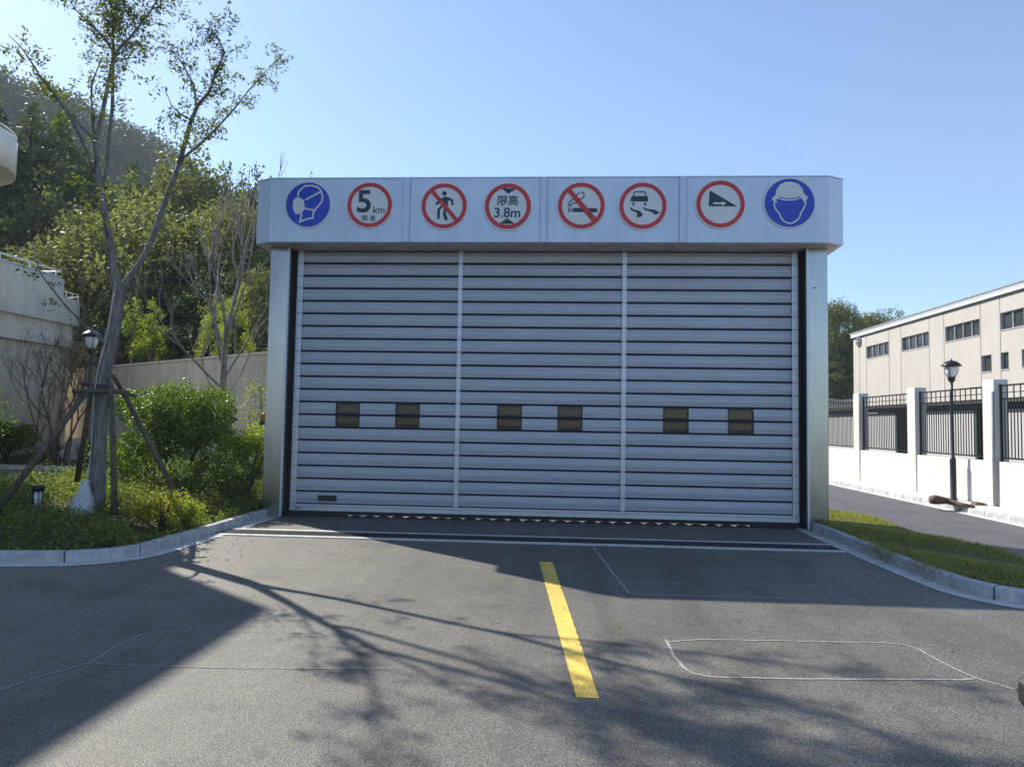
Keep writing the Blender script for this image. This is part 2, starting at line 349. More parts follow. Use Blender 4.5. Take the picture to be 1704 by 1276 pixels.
def kerb_run(name, line, h=.15, w=.13, stone=1.0, gutter=.24, side=1, inner=True):
    """stones along `line` (the road-side face); island lies on the +side. gutter strip on the other side."""
    L = resample(line, .12); O = offset(L, w*side); b = MB(); per = max(1, round(stone/.12))
    for i0 in range(0, len(L)-1, per):
        i1 = min(i0+per, len(L)-1); gap = .012
        seg = list(range(i0, i1+1)); hh = h+random.uniform(-.004, .004)
        A = [L[k].copy() for k in seg]; B = [O[k].copy() for k in seg]
        if len(seg) < 2: continue
        dA = (A[1]-A[0]).normalized()*gap; dB = (A[-1]-A[-2]).normalized()*gap
        A[0] += dA; B[0] += dA; A[-1] -= dB; B[-1] -= dB
        C_ = [a.lerp(bb, .13) for a, bb in zip(A, B)]
        for k in range(len(seg)-1):
            b.face([(A[k].x, A[k].y, 0), (A[k+1].x, A[k+1].y, 0), (A[k+1].x, A[k+1].y, hh-.018), (A[k].x, A[k].y, hh-.018)][::(1 if side > 0 else -1)])
            b.face([(A[k].x, A[k].y, hh-.018), (A[k+1].x, A[k+1].y, hh-.018), (C_[k+1].x, C_[k+1].y, hh), (C_[k].x, C_[k].y, hh)][::(1 if side > 0 else -1)])
            b.face([(C_[k].x, C_[k].y, hh), (C_[k+1].x, C_[k+1].y, hh), (B[k+1].x, B[k+1].y, hh), (B[k].x, B[k].y, hh)][::(1 if side > 0 else -1)])
            b.face([(B[k+1].x, B[k+1].y, 0), (B[k].x, B[k].y, 0), (B[k].x, B[k].y, hh), (B[k+1].x, B[k+1].y, hh)][::(1 if side > 0 else -1)])
        for e in (0, -1):
            b.face([(A[e].x, A[e].y, 0), (A[e].x, A[e].y, hh-.018), (C_[e].x, C_[e].y, hh), (B[e].x, B[e].y, hh), (B[e].x, B[e].y, 0)], 0)
    # dark mortar behind the joints
    A = offset(L, .012*side); B = offset(L, (w-.01)*side)
    for k in range(len(L)-1):
        b.face([(A[k].x, A[k].y, 0), (A[k+1].x, A[k+1].y, 0), (A[k+1].x, A[k+1].y, h-.03), (A[k].x, A[k].y, h-.03)][::(1 if side > 0 else -1)], 1)
        b.face([(A[k].x, A[k].y, h-.03), (A[k+1].x, A[k+1].y, h-.03), (B[k+1].x, B[k+1].y, h-.03), (B[k].x, B[k].y, h-.03)][::(1 if side > 0 else -1)], 1)
    tag(b.build(name, [M['kerb'], M['kerbd']]), kind='structure')
    if gutter:
        b = MB(); Gt = offset(L, -gutter*side)
        for k in range(len(L)-1):
            b.face([(Gt[k].x, Gt[k].y, .006), (Gt[k+1].x, Gt[k+1].y, .006), (L[k+1].x, L[k+1].y, .006), (L[k].x, L[k].y, .006)][::(1 if side > 0 else -1)])
        tag(b.build('gutter', M['conc']), kind='structure')
random.seed(3)
front_l = smooth_poly([(-5.33, .30), (-5.33, -2.0), (-5.33, -3.5), (-5.40, -4.8), (-6.3, -5.28), (-8.5, -5.32), (-30, -5.3)], 3)
kerb_run('kerb', [(p[0], p[1]) for p in front_l], side=-1)
back_l = smooth_poly([(-5.6, 4.2), (-9, 4.3), (-11.4, 3.5), (-12.2, 1.4), (-14.5, -.6), (-18, -1.2), (-30, -1.2)], 3)
kerb_run('kerb', back_l, side=1, gutter=.1)
def inside_island(x, y):
    x = np.asarray(x); y = np.asarray(y)
    fy = np.interp(-x, [5.3, 5.45, 5.6, 6.0, 6.6, 7.5, 30], [-3.2, -4.3, -4.6, -4.95, -5.15, -5.2, -5.2])
    by = np.interp(-x, [5.2, 9, 11.2, 12.1, 14.5, 18, 30], [4.1, 4.1, 3.3, 1.3, -.75, -1.3, -1.35])
    return (x < -5.46) & (y > fy) & (y < by), fy, by
def island_z(x, y):
    ok, fy, by = inside_island(x, y)
    d = np.minimum(np.minimum(y-fy, by-y), -5.4-x); return .09+.20*sstep(0, 3.0, d)
b = MB(); nx, ny = 90, 44; grid = {}
for i in range(nx):
    x = -5.45-(24.5)*(i/(nx-1))**1.5
    _, fy, by = inside_island(x, 0.)
    for j in range(ny):
        y = float(fy)-.02+(float(by)+.04-float(fy))*j/(ny-1); grid[i, j] = (x, y, float(island_z(x, y)))
for i in range(nx-1):
    for j in range(ny-1): b.face([grid[i, j], grid[i, j+1], grid[i+1, j+1], grid[i+1, j]], 0, True)
tag(b.build('planting_bed', M['soil']), kind='structure')
# far bed between the back road and the retaining wall
far_l = smooth_poly([(-30, 10.3), (-18, 10.35), (-15.2, 10.2), (-12.3, 8.3), (-9, 6.6), (-6.2, 5.9)], 3)
kerb_run('kerb', far_l, side=1, gutter=.1)
b = MB()
WL = ((-22.4, 17.8), (-6.2, 6.15))
top = [(-30, 19), (-22.4, 17.7), (-20, 16.1), (-16, 13.2), (-12, 10.3), (-9, 8.15), (-6.2, 6.1)]
for i in range(len(top)-1):
    def lo(x): return float(np.interp(x, [p[0] for p in far_l], [p[1] for p in far_l]))+.12
    for k in range(6):
        z0 = .12+.45*sstep(0, 1, k/6); z1 = .12+.45*sstep(0, 1, (k+1)/6)
        a, c = top[i], top[i+1]
        p0 = (a[0], lo(a[0])+(a[1]-lo(a[0]))*k/6, z0*1.0); p1 = (c[0], lo(c[0])+(c[1]-lo(c[0]))*k/6, z0)
        q1 = (c[0], lo(c[0])+(c[1]-lo(c[0]))*(k+1)/6, z1); q0 = (a[0], lo(a[0])+(a[1]-lo(a[0]))*(k+1)/6, z1)
        b.face([p0, p1, q1, q0], 0, True)
tag(b.build('far_planting_bed', M['soil']), kind='structure')
# ------------------------------------------------------------------ right verge
kr = smooth_poly([(5.13, .1), (5.10, -2.4), (5.10, -4.4), (5.18, -5.6), (6.0, -6.10), (7.0, -6.2), (9, -6.2)], 3)
kerb_run('kerb', kr, side=1, h=.16)
vb = smooth_poly([(5.62, 9), (5.9, 4), (6.43, 2.5), (6.6, -.2), (6.72, -2.4), (6.95, -3.6), (7.6, -5.0), (9, -5.6)], 3)
b = MB(); L1 = resample(vb, .25); O1 = offset(L1, .1)
for k in range(len(L1)-1):
    p, q, r2, s2 = L1[k], L1[k+1], O1[k+1], O1[k]
    b.hexa([(p.x, p.y, 0), (q.x, q.y, 0), (r2.x, r2.y, 0), (s2.x, s2.y, 0)], [(p.x, p.y, .05), (q.x, q.y, .05), (r2.x, r2.y, .05), (s2.x, s2.y, .05)])
tag(b.build('verge_edging', M['conc']), kind='structure')
def verge_r(y): return np.interp(-np.asarray(y), [-9, -4, -2.5, .2, 2.4, 3.6, 4.6, 5.3, 5.7], [5.6, 5.9, 6.4, 6.58, 6.7, 6.92, 7.4, 8.2, 8.9])
def verge_l(y): return np.interp(-np.asarray(y), [-9, -.1, 0, 4.6, 5.3, 5.7, 5.95], [5.5, 5.5, 5.26, 5.26, 5.5, 5.8, 6.4])
b = MB()
ys = np.linspace(8.8, -6.02, 70)
for i in range(len(ys)-1):
    for k in range(6):
        def pt(y, t):
            l, r = float(verge_l(y)), float(verge_r(y)); r = max(r, l+.02); return (l+(r-l)*t, y, .11+.05*math.sin(math.pi*t))
        b.face([pt(ys[i], k/6), pt(ys[i+1], k/6), pt(ys[i+1], (k+1)/6), pt(ys[i], (k+1)/6)], 0, True)
tag(b.build('verge', M['soil']), kind='structure')
rng = np.random.default_rng(7)
n = 120000
y = rng.uniform(-6.0, 4.0, n); t = rng.uniform(0, 1, n); l = verge_l(y); r = verge_r(y); x = l+(r-l)*t
dens = .35+.5*np.sin(x*6+2*np.sin(y*2.1))*np.sin(y*4.3+x*2)+.35*np.sin(x*17+y*5)*np.sin(y*13-x*3); keep = (r-l > .1) & (rng.uniform(size=n) < dens+.5); x = x[keep]; y = y[keep]; n = len(x)
hgt = rng.uniform(.02, .10, n)*(1+.5*np.sin(y*2.1+x*3)); ang = rng.uniform(0, 6.28, n); wd = .006
base = np.stack([x, y, np.full(n, .12)], 1); dx = np.stack([np.cos(ang), np.sin(ang), np.zeros(n)], 1); lean = rng.normal(0, .35, (n, 3)); lean[:, 2] = 1
tip = base+lean*hgt[:, None]; mid = base+lean*hgt[:, None]*.5+dx*0
V = np.stack([base-dx*wd, base+dx*wd, mid*.4+tip*.6+dx*wd*.8, tip], 1)
tag(link('grass', quads_mesh('grass', V, M['grass'])), 'bright green mown grass growing on the verge between kerb and side road', 'grass', kind='stuff')
# ------------------------------------------------------------------ right pavement, kerb
b = MB(); b.box(10.12, 10.98, -9, 45, 0, .12)
tag(b.build('pavement', M['conc']), kind='structure')
kerb_run('kerb', [(9.98, 45), (9.98, -9)], side=1, h=.13, w=.13, gutter=.22, stone=1.0)
# ------------------------------------------------------------------ drain, paint
t = empty('drain', (0, -2.25, 0)); tag(t, 'long dark iron drain grate crossing the driveway in front of the roller door', 'drain')
b = MB(); b.box(-5.3, 4.86, -2.03, -1.90, 0, .016); b.box(-5.3, 4.86, -2.63, -2.50, 0, .016); b.build('concrete_edge', M['conc'], t)
b = MB(); b.face([(-5.3, -2.5, .005), (4.86, -2.5, .005), (4.86, -2.03, .005), (-5.3, -2.03, .005)]); b.build('channel', M['dark'], t)
b = MB(); x = -5.3
while x < 4.82:
    b.hexa([(x, -2.47, .006), (x+.022, -2.47, .006), (x+.075, -2.06, .006), (x+.053, -2.06, .006)], [(x, -2.47, .014), (x+.022, -2.47, .014), (x+.075, -2.06, .014), (x+.053, -2.06, .014)]); x += .055
for yy in (-2.48, -2.27, -2.06): b.box(-5.3, 4.86, yy-.012, yy+.012, .0145, .019)
b.build('grate', M['grate'], t)
def gl(*pts): return [G(*p) for p in pts]
def line_strip(b, pts, w, z=.004):
    P = [Vector(p) for p in pts]; a = offset(P, w/2); c = offset(P, -w/2)
    for i in range(len(P)-1): b.face([(c[i].x, c[i].y, z), (c[i+1].x, c[i+1].y, z), (a[i+1].x, a[i+1].y, z), (a[i].x, a[i].y, z)])
b = MB(); rr = random.Random(9); N_ = 90; prev = None
for i in range(N_+1):
    t_ = i/N_; cx = .20+.3675*t_; hw = .093-.014*t_; yy = -4.11-4.97*t_; e0, e1 = rr.uniform(-.003, .002), rr.uniform(-.002, .003)
    cur = ((cx-hw+e0, yy+(rr.uniform(-.02, .02) if i == N_ else 0), .004), (cx+hw+e1, yy, .004))
    if prev: b.face([cur[0], cur[1], prev[1], prev[0]])
    prev = cur
ym = b.build('yellow_line', M['yellow']); tag(ym, kind='structure')
b = MB()
def jl(pts, w=.02):
    Q = resample(pts, .15); rr = random.Random(5); line_strip(b, [(q.x+rr.uniform(-.006, .006), q.y+rr.uniform(-.006, .006)) for q in Q], w, .004)
jl(gl((1108, 1065), (1122, 1092), (1140, 1115), (1165, 1125), (1200, 1127), (1380, 1130), (1605, 1131), (1622, 1129)), .026)
jl(gl((1112, 1068), (1170, 1064), (1300, 1066), (1490, 1070), (1518, 1075), (1560, 1098), (1620, 1128), (1660, 1138), (1704, 1152), (1740, 1165)), .022)
jl(gl((-60, 1170), (0, 1148), (60, 1128), (155, 1101), (185, 1080), (240, 1053), (320, 1049)), .018)
jl(gl((157, 1103), (175, 1106), (260, 1108), (400, 1112), (650, 1112)), .014)
jl(gl((325, 1050), (640, 1055)), .008)
jl(gl((985, 908), (1010, 940), (1048, 989), (1150, 991), (1240, 993), (1350, 996)), .03)
jl(gl((1040, 970), (1060, 969), (1230, 973), (1360, 975)), .022)
tag(b.build('sawcut_lines', M['sawcut']), kind='structure')  # pale strips drawn for the saw-cut loop lines in the asphalt
# small tar crack sealing at the side door line
# ------------------------------------------------------------------ gate portal
P = empty('door_portal', (0, 0, 0)); tag(P, 'wide grey steel portal with boxed pale blue header framing the roller door', 'door frame')
ZB, ZT = 5.37, 6.62
for s in (-1, 1):
    b = MB(); x0, x1 = sorted((s*5.06, s*5.45)); b.box(x0, x1, -.3, .35, 0, ZB-.002)
    c = b.build('pillar', M['pillar'], P, .01)
    b = MB(); xa, xb = sorted((s*5.045, s*5.085)); b.box(xa, xb, -.325, -.3025, .02, ZB-.004); b.build('corner_trim', M['strip'], c)
    b = MB(); xa, xb = sorted((s*5.0, s*5.055)); b.box(xa, xb, .0, .16, 0, ZB-.004); b.build('guide_rail', M['dark'], c)
poly = [(-5.33, -.7), (5.33, -.7), (5.66, -.52), (5.70, .9), (-5.70, .9), (-5.66, -.52)]
b = MB(); b.prism(poly, ZB, ZT, 0); hd = b.build('header', [M['fascia']], P, .006)
b = MB()
pin = [(-5.22, -.62), (5.22, -.62), (5.56, -.46), (5.6, .82), (-5.6, .82), (-5.56, -.46)]
b.prism(pin, ZB-.012, ZB-.002, 0); b.build('soffit', M['soffit'], hd)
for xc in (-2.625, .025, 2.65):
    b = MB(); b.box(xc-.065, xc+.065, -.712, -.7015, ZB+.004, ZT+.015); b.box(xc-.065, xc-.055, -.722, -.7135, ZB+.004, ZT+.03); b.box(xc+.055, xc+.065, -.722, -.7135, ZB+.004, ZT+.03)
    b.build('joint_cover', M['fascia'], hd)
    b = MB(); b.box(xc+.0655, xc+.072, -.7035, -.7008, ZB+.004, ZT-.004); b.box(xc-.0695, xc-.0655, -.7035, -.7008, ZB+.004, ZT-.004); b.build('seam', M['seam'], hd)
b = MB(); b.prism([(-5.67, -.52), (5.67, -.52), (5.71, .91), (-5.71, .91)], ZT+.002, ZT+.02); b.prism([(-5.34, -.71), (5.34, -.71), (5.67, -.523), (-5.67, -.523)], ZT+.002, ZT+.02); b.build('top_flashing', M['fascia'], hd)
# housing rear side, bolts on pillar
b = MB(); b.tube([(5.2, -.33, 4.6), (5.2, -.30, 4.6)], .012, 8); b.build('bolt', M['dark'], P)
# ------------------------------------------------------------------ roller door
D = empty('roller_door', (0, .05, 0)); tag(D, 'closed ten metre wide aluminium slatted roller door with six dark windows', 'door')
PITCH = .2556
def slat_profile(z0, z1):
    h = z1-z0; pts = []
    for t_, y_ in ((0, .022), (.004, -.0225), (.06, -.0165), (.12, -.0172), (.145, -.0135), (.17, -.0175), (.34, -.0205), (.36, -.0175), (.38, -.0212), (.5, -.0222), (.64, -.0212), (.66, -.0175), (.68, -.0205), (.84, -.0165), (.865, -.0125), (.89, -.0155), (.95, -.0148), (.996, -.012), (1, .022)): pts.append((y_, z0+h*t_))
    return pts
WX = (-3.865, -2.65, -.61, .585, 2.645, 3.89)
b = MB(); rr = random.Random(1)
slats = [(.27, .4795)]+[(.5205+PITCH*k, .4795+PITCH*(k+1)) for k in range(19)]
gaps = [(x-.245, x+.245) for x in WX]
for k, (z0, z1) in enumerate(slats):
    pr = slat_profile(z0, z1); segs = [(-4.985, 4.985)]
    if k in (6, 7):
        segs = []; xa = -4.985
        for g0, g1 in gaps: segs.append((xa, g0)); xa = g1
        segs.append((xa, 4.985))
    dy = rr.uniform(-.002, .002)
    for xa, xb in segs:
        n_ = max(1, int((xb-xa)/1.3))
        for i in range(n_):
            u0 = xa+(xb-xa)*i/n_; u1 = xa+(xb-xa)*(i+1)/n_; w0 = .0015*math.sin(u0*2.1+k); w1 = .0015*math.sin(u1*2.1+k)
            for j in range(len(pr)-1):
                b.face([(u0, pr[j][0]+dy+w0, pr[j][1]), (u1, pr[j][0]+dy+w1, pr[j][1]), (u1, pr[j+1][0]+dy+w1, pr[j+1][1]), (u0, pr[j+1][0]+dy+w0, pr[j+1][1])], 0)
b.build('slats', M['alu'], D)
zwin = [(slats[6][0], slats[6][1]), (slats[7][0], slats[7][1])]
b = MB()
cuts = [-4.99]+[v for g_ in gaps for v in g_]+[4.99]
b.box(-4.99, 4.99, .024, .05, .12, zwin[0][0]); b.box(-4.99, 4.99, .024, .05, zwin[1][1], 5.6)
for i in range(0, len(cuts), 2): b.box(cuts[i], cuts[i+1], .024, .05, zwin[0][0]+.001, zwin[1][1]-.001)
for g0, g1 in gaps: b.box(g0, g1, .024, .05, zwin[0][1], zwin[1][0])
b.build('rubber_backing', M['dark'], D)
for g0, g1 in gaps:
    for (z0, z1) in zwin:
        b = MB(); w = .03
        b.box(g0, g1, -.03, .02, z0, z0+w); b.box(g0, g1, -.03, .02, z1-w, z1); b.box(g0, g0+w, -.0305, .0195, z0+w, z1-w); b.box(g1-w, g1, -.0305, .0195, z0+w, z1-w)
        f = b.build('window', M['black'], D)
        b = MB(); b.box(g0+w, g1-w, -.008, -.002, z0+w, z1-w); b.build('pane', M['pane'], f)
def hinge_strip(x0, x1):
    b = MB(); b.box(x0, x1, -.046, -.03, .25, 5.55)
    o = b.build('hinge_strip', M['strip'], D, .003)
    b = MB()
    for k in range(20):
        z = .5+PITCH*k; b.box(x0+.012, x1-.012, -.0495, -.0465, z-.010, z+.010)
        for dz in (-.035, .035):
            for xx in (x0+.02, x1-.02): b.tube([(xx, -.05, z+dz), (xx, -.0462, z+dz)], .006, 6)
    b.build('hinge', M['joint'], o)
hinge_strip(-4.98, -4.86); hinge_strip(4.86, 4.98); hinge_strip(-1.685, -1.595); hinge_strip(1.58, 1.67)
b = MB(); b.box(-4.985, 4.985, -.05, .04, .115, .245); bb = b.build('bottom_bar', M['strip'], D, .004)
b = MB(); b.box(-4.95, 4.95, -.0515, -.0505, .200, .206); b.build('bar_groove', M['dark'], bb)
b = MB()
n_ = 20; span = 9.0; xs0 = -4.1
b.box(-4.99, 4.99, -.03, .03, .045, .114)
b.build('rubber_seal', M['dark'], D)
b = MB(); b.box(-4.41, -4.04, -.05, -.018, .315, .425); b.box(-4.385, -4.065, -.054, -.0505, .335, .405); b.build('pull_handle', M['black'], D, .004)
b = MB(); b.box(-4.86, -4.76, -.066, -.0505, .150, .19); b.tube([(-4.78, -.075, .17), (-4.78, -.066, .17)], .02, 10); b.build('latch', M['joint'], D)
b = MB(); rr = random.Random(4); pts_ = []; x = -3.80            # humped strip added to shape triangles of light under the door
while x < 3.85:
    w = .29+rr.uniform(-.012, .012); hh = .041+rr.uniform(-.004, .003)
    for a in range(9): pts_.append((x+w*a/8, .005+(hh-.005)*min(1, math.sin(math.pi*a/8)**.55) if 0 < a < 8 else .005))
    x += w
pts_ = [p for k, p in enumerate(pts_) if k == 0 or p[0] > pts_[k-1][0]+1e-5]
for (xa, za), (xb, zb2) in zip(pts_[:-1], pts_[1:]): b.hexa([(xa, -.02, .001), (xb, -.02, .001), (xb, .03, .001), (xa, .03, .001)], [(xa, -.02, za), (xb, -.02, zb2), (xb, .03, zb2), (xa, .03, za)])
b.box(-4.99, -3.802, -.02, .03, .001, .043); b.box(pts_[-1][0]+.002, 4.99, -.02, .03, .001, .043)
b.build('light_gap_strip', M['dark'], P)
# warning lamp on the left pillar side
t = empty('warning_lamp', (-5.5, -.1, 1.9)); tag(t, 'small orange warning lamp in a black holder beside the left door pillar', 'lamp')
b = MB(); b.lathe([(.05, 0), (.055, .02), (.055, .12), (.035, .16), (.0, .17)], (-5.53, -.12, 1.88), 14); b.build('lens', M['orange'], t)
b = MB(); b.box(-5.60, -5.452, -.18, -.06, 1.80, 1.875); b.build('holder', M['black'], t, .005)
# ------------------------------------------------------------------ signs
YF = -.703
def circ(r, n=48, cx=0, cz=0, a0=0, a1=360): return [(cx+r*math.cos(math.radians(a0+(a1-a0)*i/n)), cz+r*math.sin(math.radians(a0+(a1-a0)*i/n))) for i in range(n if a1-a0 == 360 else n+1)]
class SG:
    """sign graphics in units of the sign's radius, y layers in front of the header"""
    def __init__(s, name, x, z, R, label, back, cat='sign'):
        s.x, s.z, s.R = x, z, R; s.t = empty(name, (x, YF, z)); tag(s.t, label, cat, 'round signs on the door header')
        b = MB(); b.plate([(x+p[0]*R*1.0, z+p[1]*R*1.0) for p in circ(1.04, 64)], YF, YF-.018); b.build('backing_disc', M['white'], s.t)
        s.y = YF-.0185
        if back:
            b = MB(); b.plate([(x+p[0]*R, z+p[1]*R) for p in circ(.985, 64)], s.y, s.y-.002); b.build('blue_field', M[back], s.t)
            s.y -= .0025
    def pl(s, polys, name, mat, lv=0):
        b = MB()
        for i, poly in enumerate(polys):
            a = sum(poly[k][0]*poly[(k+1) % len(poly)][1]-poly[(k+1) % len(poly)][0]*poly[k][1] for k in range(len(poly)))
            if a < 0: poly = poly[::-1]
            y0 = s.y-lv*.0035-i*.00002; b.plate([(s.x+p[0]*s.R, s.z+p[1]*s.R) for p in poly], y0, y0-.002-i*.00006)
        return b.build(name, M[mat], s.t)
    def ring(s, r0=.81, r1=.985, mat='red', name='border_ring', lv=0):
        b = MB(); n = 64; A = circ(r0, n); B = circ(r1, n); y0 = s.y-lv*.0035; y1 = y0-.0025
        for i in range(n):
            j = (i+1) % n; f = lambda p, y: (s.x+p[0]*s.R, y, s.z+p[1]*s.R)
            b.face([f(A[i], y1), f(B[i], y1), f(B[j], y1), f(A[j], y1)]); b.face([f(A[i], y0), f(A[i], y1), f(A[j], y1), f(A[j], y0)]); b.face([f(B[i], y1), f(B[i], y0), f(B[j], y0), f(B[j], y1)])
        return b.build(name, M[mat], s.t)
    def text(s, body, cx, cz, size, name, bold=.0, mat='ink', sx=1.0):
        cu = bpy.data.curves.new(name, 'FONT'); cu.body = body; cu.size = size*s.R; cu.align_x = 'CENTER'; cu.align_y = 'CENTER'; cu.extrude = .0008; cu.offset = bold*s.R
        tmp = bpy.data.objects.new('tmp', cu); COL.objects.link(tmp); bpy.context.view_layer.update()
        me = bpy.data.meshes.new_from_object(tmp.evaluated_get(bpy.context.evaluated_depsgraph_get())); bpy.data.objects.remove(tmp)
        xs_ = [v.co.x for v in me.vertices]; ys_ = [v.co.y for v in me.vertices]; mx, my = (min(xs_)+max(xs_))/2, (min(ys_)+max(ys_))/2
        for v in me.vertices:
            X, Y, Z = v.co; v.co = (s.x+cx*s.R+(X-mx)*sx, s.y-.0012-Z, s.z+cz*s.R+(Y-my))
        me.materials.clear(); me.materials.append(M[mat]); return link(name, me, s.t)
def stroke(pts, w, closed=False):
    P_ = [Vector(p) for p in pts]; n = len(P_); L_ = []; R_ = []
    for i in range(n):
        a = P_[(i-1) % n] if (closed or i > 0) else P_[i]; c = P_[(i+1) % n] if (closed or i < n-1) else P_[i]
        d1 = (P_[i]-a); d2 = (c-P_[i]); d1 = d1.normalized() if d1.length > 1e-9 else d2.normalized(); d2 = d2.normalized() if d2.length > 1e-9 else d1
        t_ = (d1+d2).normalized(); nrm = Vector((-t_.y, t_.x)); k = 1/max(.45, nrm.dot(Vector((-d1.y, d1.x))))
        L_.append(P_[i]+nrm*w/2*k); R_.append(P_[i]-nrm*w/2*k)
    if closed:
        return [[tuple(L_[i]), tuple(L_[(i+1) % n]), tuple(R_[(i+1) % n]), tuple(R_[i])] for i in range(n)]
    return [[tuple(p) for p in L_]+[tuple(p) for p in R_[::-1]]]
def Z(cx, cy, R, *pts): return [((x-cx)/R, (cy-y)/R) for x, y in pts]
# 1 face mask (coordinates from an 8.52x enlargement: centre 412,420 radius 325)
s = SG('mask_sign', -4.57, 6.10, .445, 'blue round sign with white head wearing a face mask, leftmost on the header', 'blue')
z_ = lambda *p: Z(412, 420, 325, *p)
s.pl([z_((200, 355), (262, 305), (335, 345), (358, 375), (372, 490), (312, 550), (235, 560), (195, 470))], 'mask', 'white', 1)
s.pl(stroke(z_((262, 300), (272, 235), (330, 175), (365, 150), (450, 145), (540, 165), (595, 215), (622, 300), (612, 380), (575, 430), (520, 490), (495, 540), (492, 612), (400, 630), (303, 668), (328, 560), (312, 548)), .072), 'head_outline', 'white')
s.pl(stroke(z_((590, 240), (372, 355)), .07)+stroke(z_((375, 475), (500, 505)), .07), 'mask_strap', 'white', 2)
# 2 speed limit
s = SG('speed_limit_sign', -3.35, 6.09, .445, 'round red ringed speed limit sign reading 5 km, second from left', None)
s.ring(); s.text('5', -.25, .16, 1.36, 'numeral', .028, sx=1.05); s.text('km', .42, -.21, .44, 'unit_text', .004); s.text('限 速', -.02, -.58, .27, 'caption_text', .003)
# 3 no pedestrians (centre 428,440 radius 325)
s = SG('no_pedestrians_sign', -1.895, 6.07, .445, 'round red ringed sign with slashed black walking figure', None)
z_ = lambda *p: Z(428, 440, 325, *p)
s.ring()
s.pl([z_(*[(428+33*math.cos(a/20*6.283), 262+33*math.sin(a/20*6.283)) for a in range(20)]),
      z_((400, 325), (440, 305), (490, 318), (555, 352), (562, 430), (532, 432), (528, 375), (482, 358), (482, 445), (470, 470), (405, 455), (395, 470), (372, 500), (370, 625), (335, 630), (335, 490), (370, 448), (395, 430), (395, 370), (380, 345)),
      z_((300, 405), (385, 335), (400, 352), (380, 395), (320, 432)),
      z_((425, 475), (462, 480), (455, 545), (485, 625), (470, 648), (440, 640), (415, 560))], 'walking_figure', 'ink')
s.pl([z_((238, 250), (280, 215), (628, 625), (580, 655))], 'slash', 'red', 2)
# 4 height limit
s = SG('height_limit_sign', -.665, 6.06, .45, 'round red ringed height limit sign reading 3.8m', None)
z_ = lambda *p: Z(1307, 440, 330, *p)
s.ring(.80)
s.pl([z_((1205, 180), (1425, 190), (1312, 262))], 'arrow', 'ink'); s.pl([z_((1190, 690), (1415, 690), (1300, 610))], 'arrow', 'ink')
s.text('限高', .0, .25, .47, 'upper_text', .008); s.text('3.8m', -.02, -.27, .58, 'lower_text', .010, sx=1.0)
# 5 no smoking (centre 440,440 radius 335)
s = SG('no_smoking_sign', .735, 6.07, .45, 'round red ringed no smoking sign with slashed cigarette', None)
z_ = lambda *p: Z(440, 440, 330, *p)
s.ring()
s.pl([z_((318, 470), (660, 478), (660, 535), (318, 530)), z_((285, 470), (302, 470), (300, 530), (285, 530)), z_((257, 470), (273, 470), (273, 530), (257, 530))], 'cigarette', 'ink')
s.pl(stroke(z_((266, 455), (268, 410), (285, 375), (320, 355), (385, 350), (425, 348), (465, 330), (480, 295), (470, 260), (440, 245)), .05)+stroke(z_((295, 455), (298, 425), (315, 405), (360, 400), (405, 395), (425, 375), (428, 352)), .045)+stroke(z_((370, 330), (372, 290), (395, 268), (418, 264)), .05), 'smoke', 'ink')
s.pl([z_((245, 245), (295, 205), (650, 615), (592, 665))], 'slash', 'red', 2)
# 6 slippery road (centre 1322,435 radius 335)
s = SG('slippery_road_sign', 1.895, 6.065, .45, 'round red ringed sign with black car and wavy skid marks', None)
z_ = lambda *p: Z(1322, 435, 332, *p)
s.ring()
s.pl([z_((1150, 375), (1160, 310), (1185, 298), (1375, 298), (1395, 312), (1392, 375)),
      z_((1176, 388), (1210, 390), (1205, 430), (1185, 432)), z_((1335, 388), (1370, 390), (1365, 430), (1342, 430)),
      z_((1140, 465), (1170, 458), (1190, 485), (1280, 508), (1322, 550), (1305, 590), (1232, 602), (1245, 565), (1240, 535), (1160, 498)),
      z_((1322, 460), (1345, 455), (1360, 475), (1480, 490), (1550, 525), (1535, 550), (1475, 558), (1462, 530), (1350, 495))], 'car_and_skids', 'ink')
s.pl(stroke(z_((1185, 300), (1210, 238), (1345, 238), (1372, 300)), .045), 'car_roof', 'ink', 1)
# 7 slope (8.11x: centre 392,402 r 325)
s = SG('slope_sign', 3.34, 6.095, .455, 'round red ringed sign with black downhill wedge and arrow', None)
z_ = lambda *p: Z(392, 402, 325, *p)
s.ring()
s.pl([z_((248, 212), (615, 435), (235, 430))], 'wedge', 'ink'); s.pl([z_((295, 378), (415, 380), (420, 362), (468, 393), (415, 428), (415, 405), (295, 403))], 'arrow', 'white', 1)
# 8 helmet (centre 1322,390 radius 325)
s = SG('helmet_sign', 4.61, 6.115, .465, 'blue round sign with white head wearing a hard hat, rightmost on the header', 'blue')
z_ = lambda *p: Z(1322, 390, 330, *p)
s.pl([z_((1135, 290), (1150, 215), (1200, 140), (1270, 108), (1350, 105), (1430, 130), (1490, 200), (1512, 270), (1555, 310), (1550, 345), (1525, 375), (1490, 350), (1480, 325), (1400, 355), (1320, 362), (1230, 352), (1165, 330), (1140, 355), (1170, 385), (1130, 385), (1088, 340), (1100, 318))], 'helmet', 'white')
s.pl(stroke(z_((1180, 312), (1250, 332), (1330, 338), (1400, 330), (1468, 306)), .035), 'helmet_brim', 'blue', 1)
s.pl(stroke(z_((1128, 386), (1118, 410), (1130, 460), (1160, 505), (1190, 540), (1205, 590), (1250, 640), (1300, 663), (1350, 665), (1410, 630), (1450, 585), (1462, 535), (1500, 470), (1530, 400), (1520, 376), (1500, 370)), .06), 'face_outline', 'white', 2)
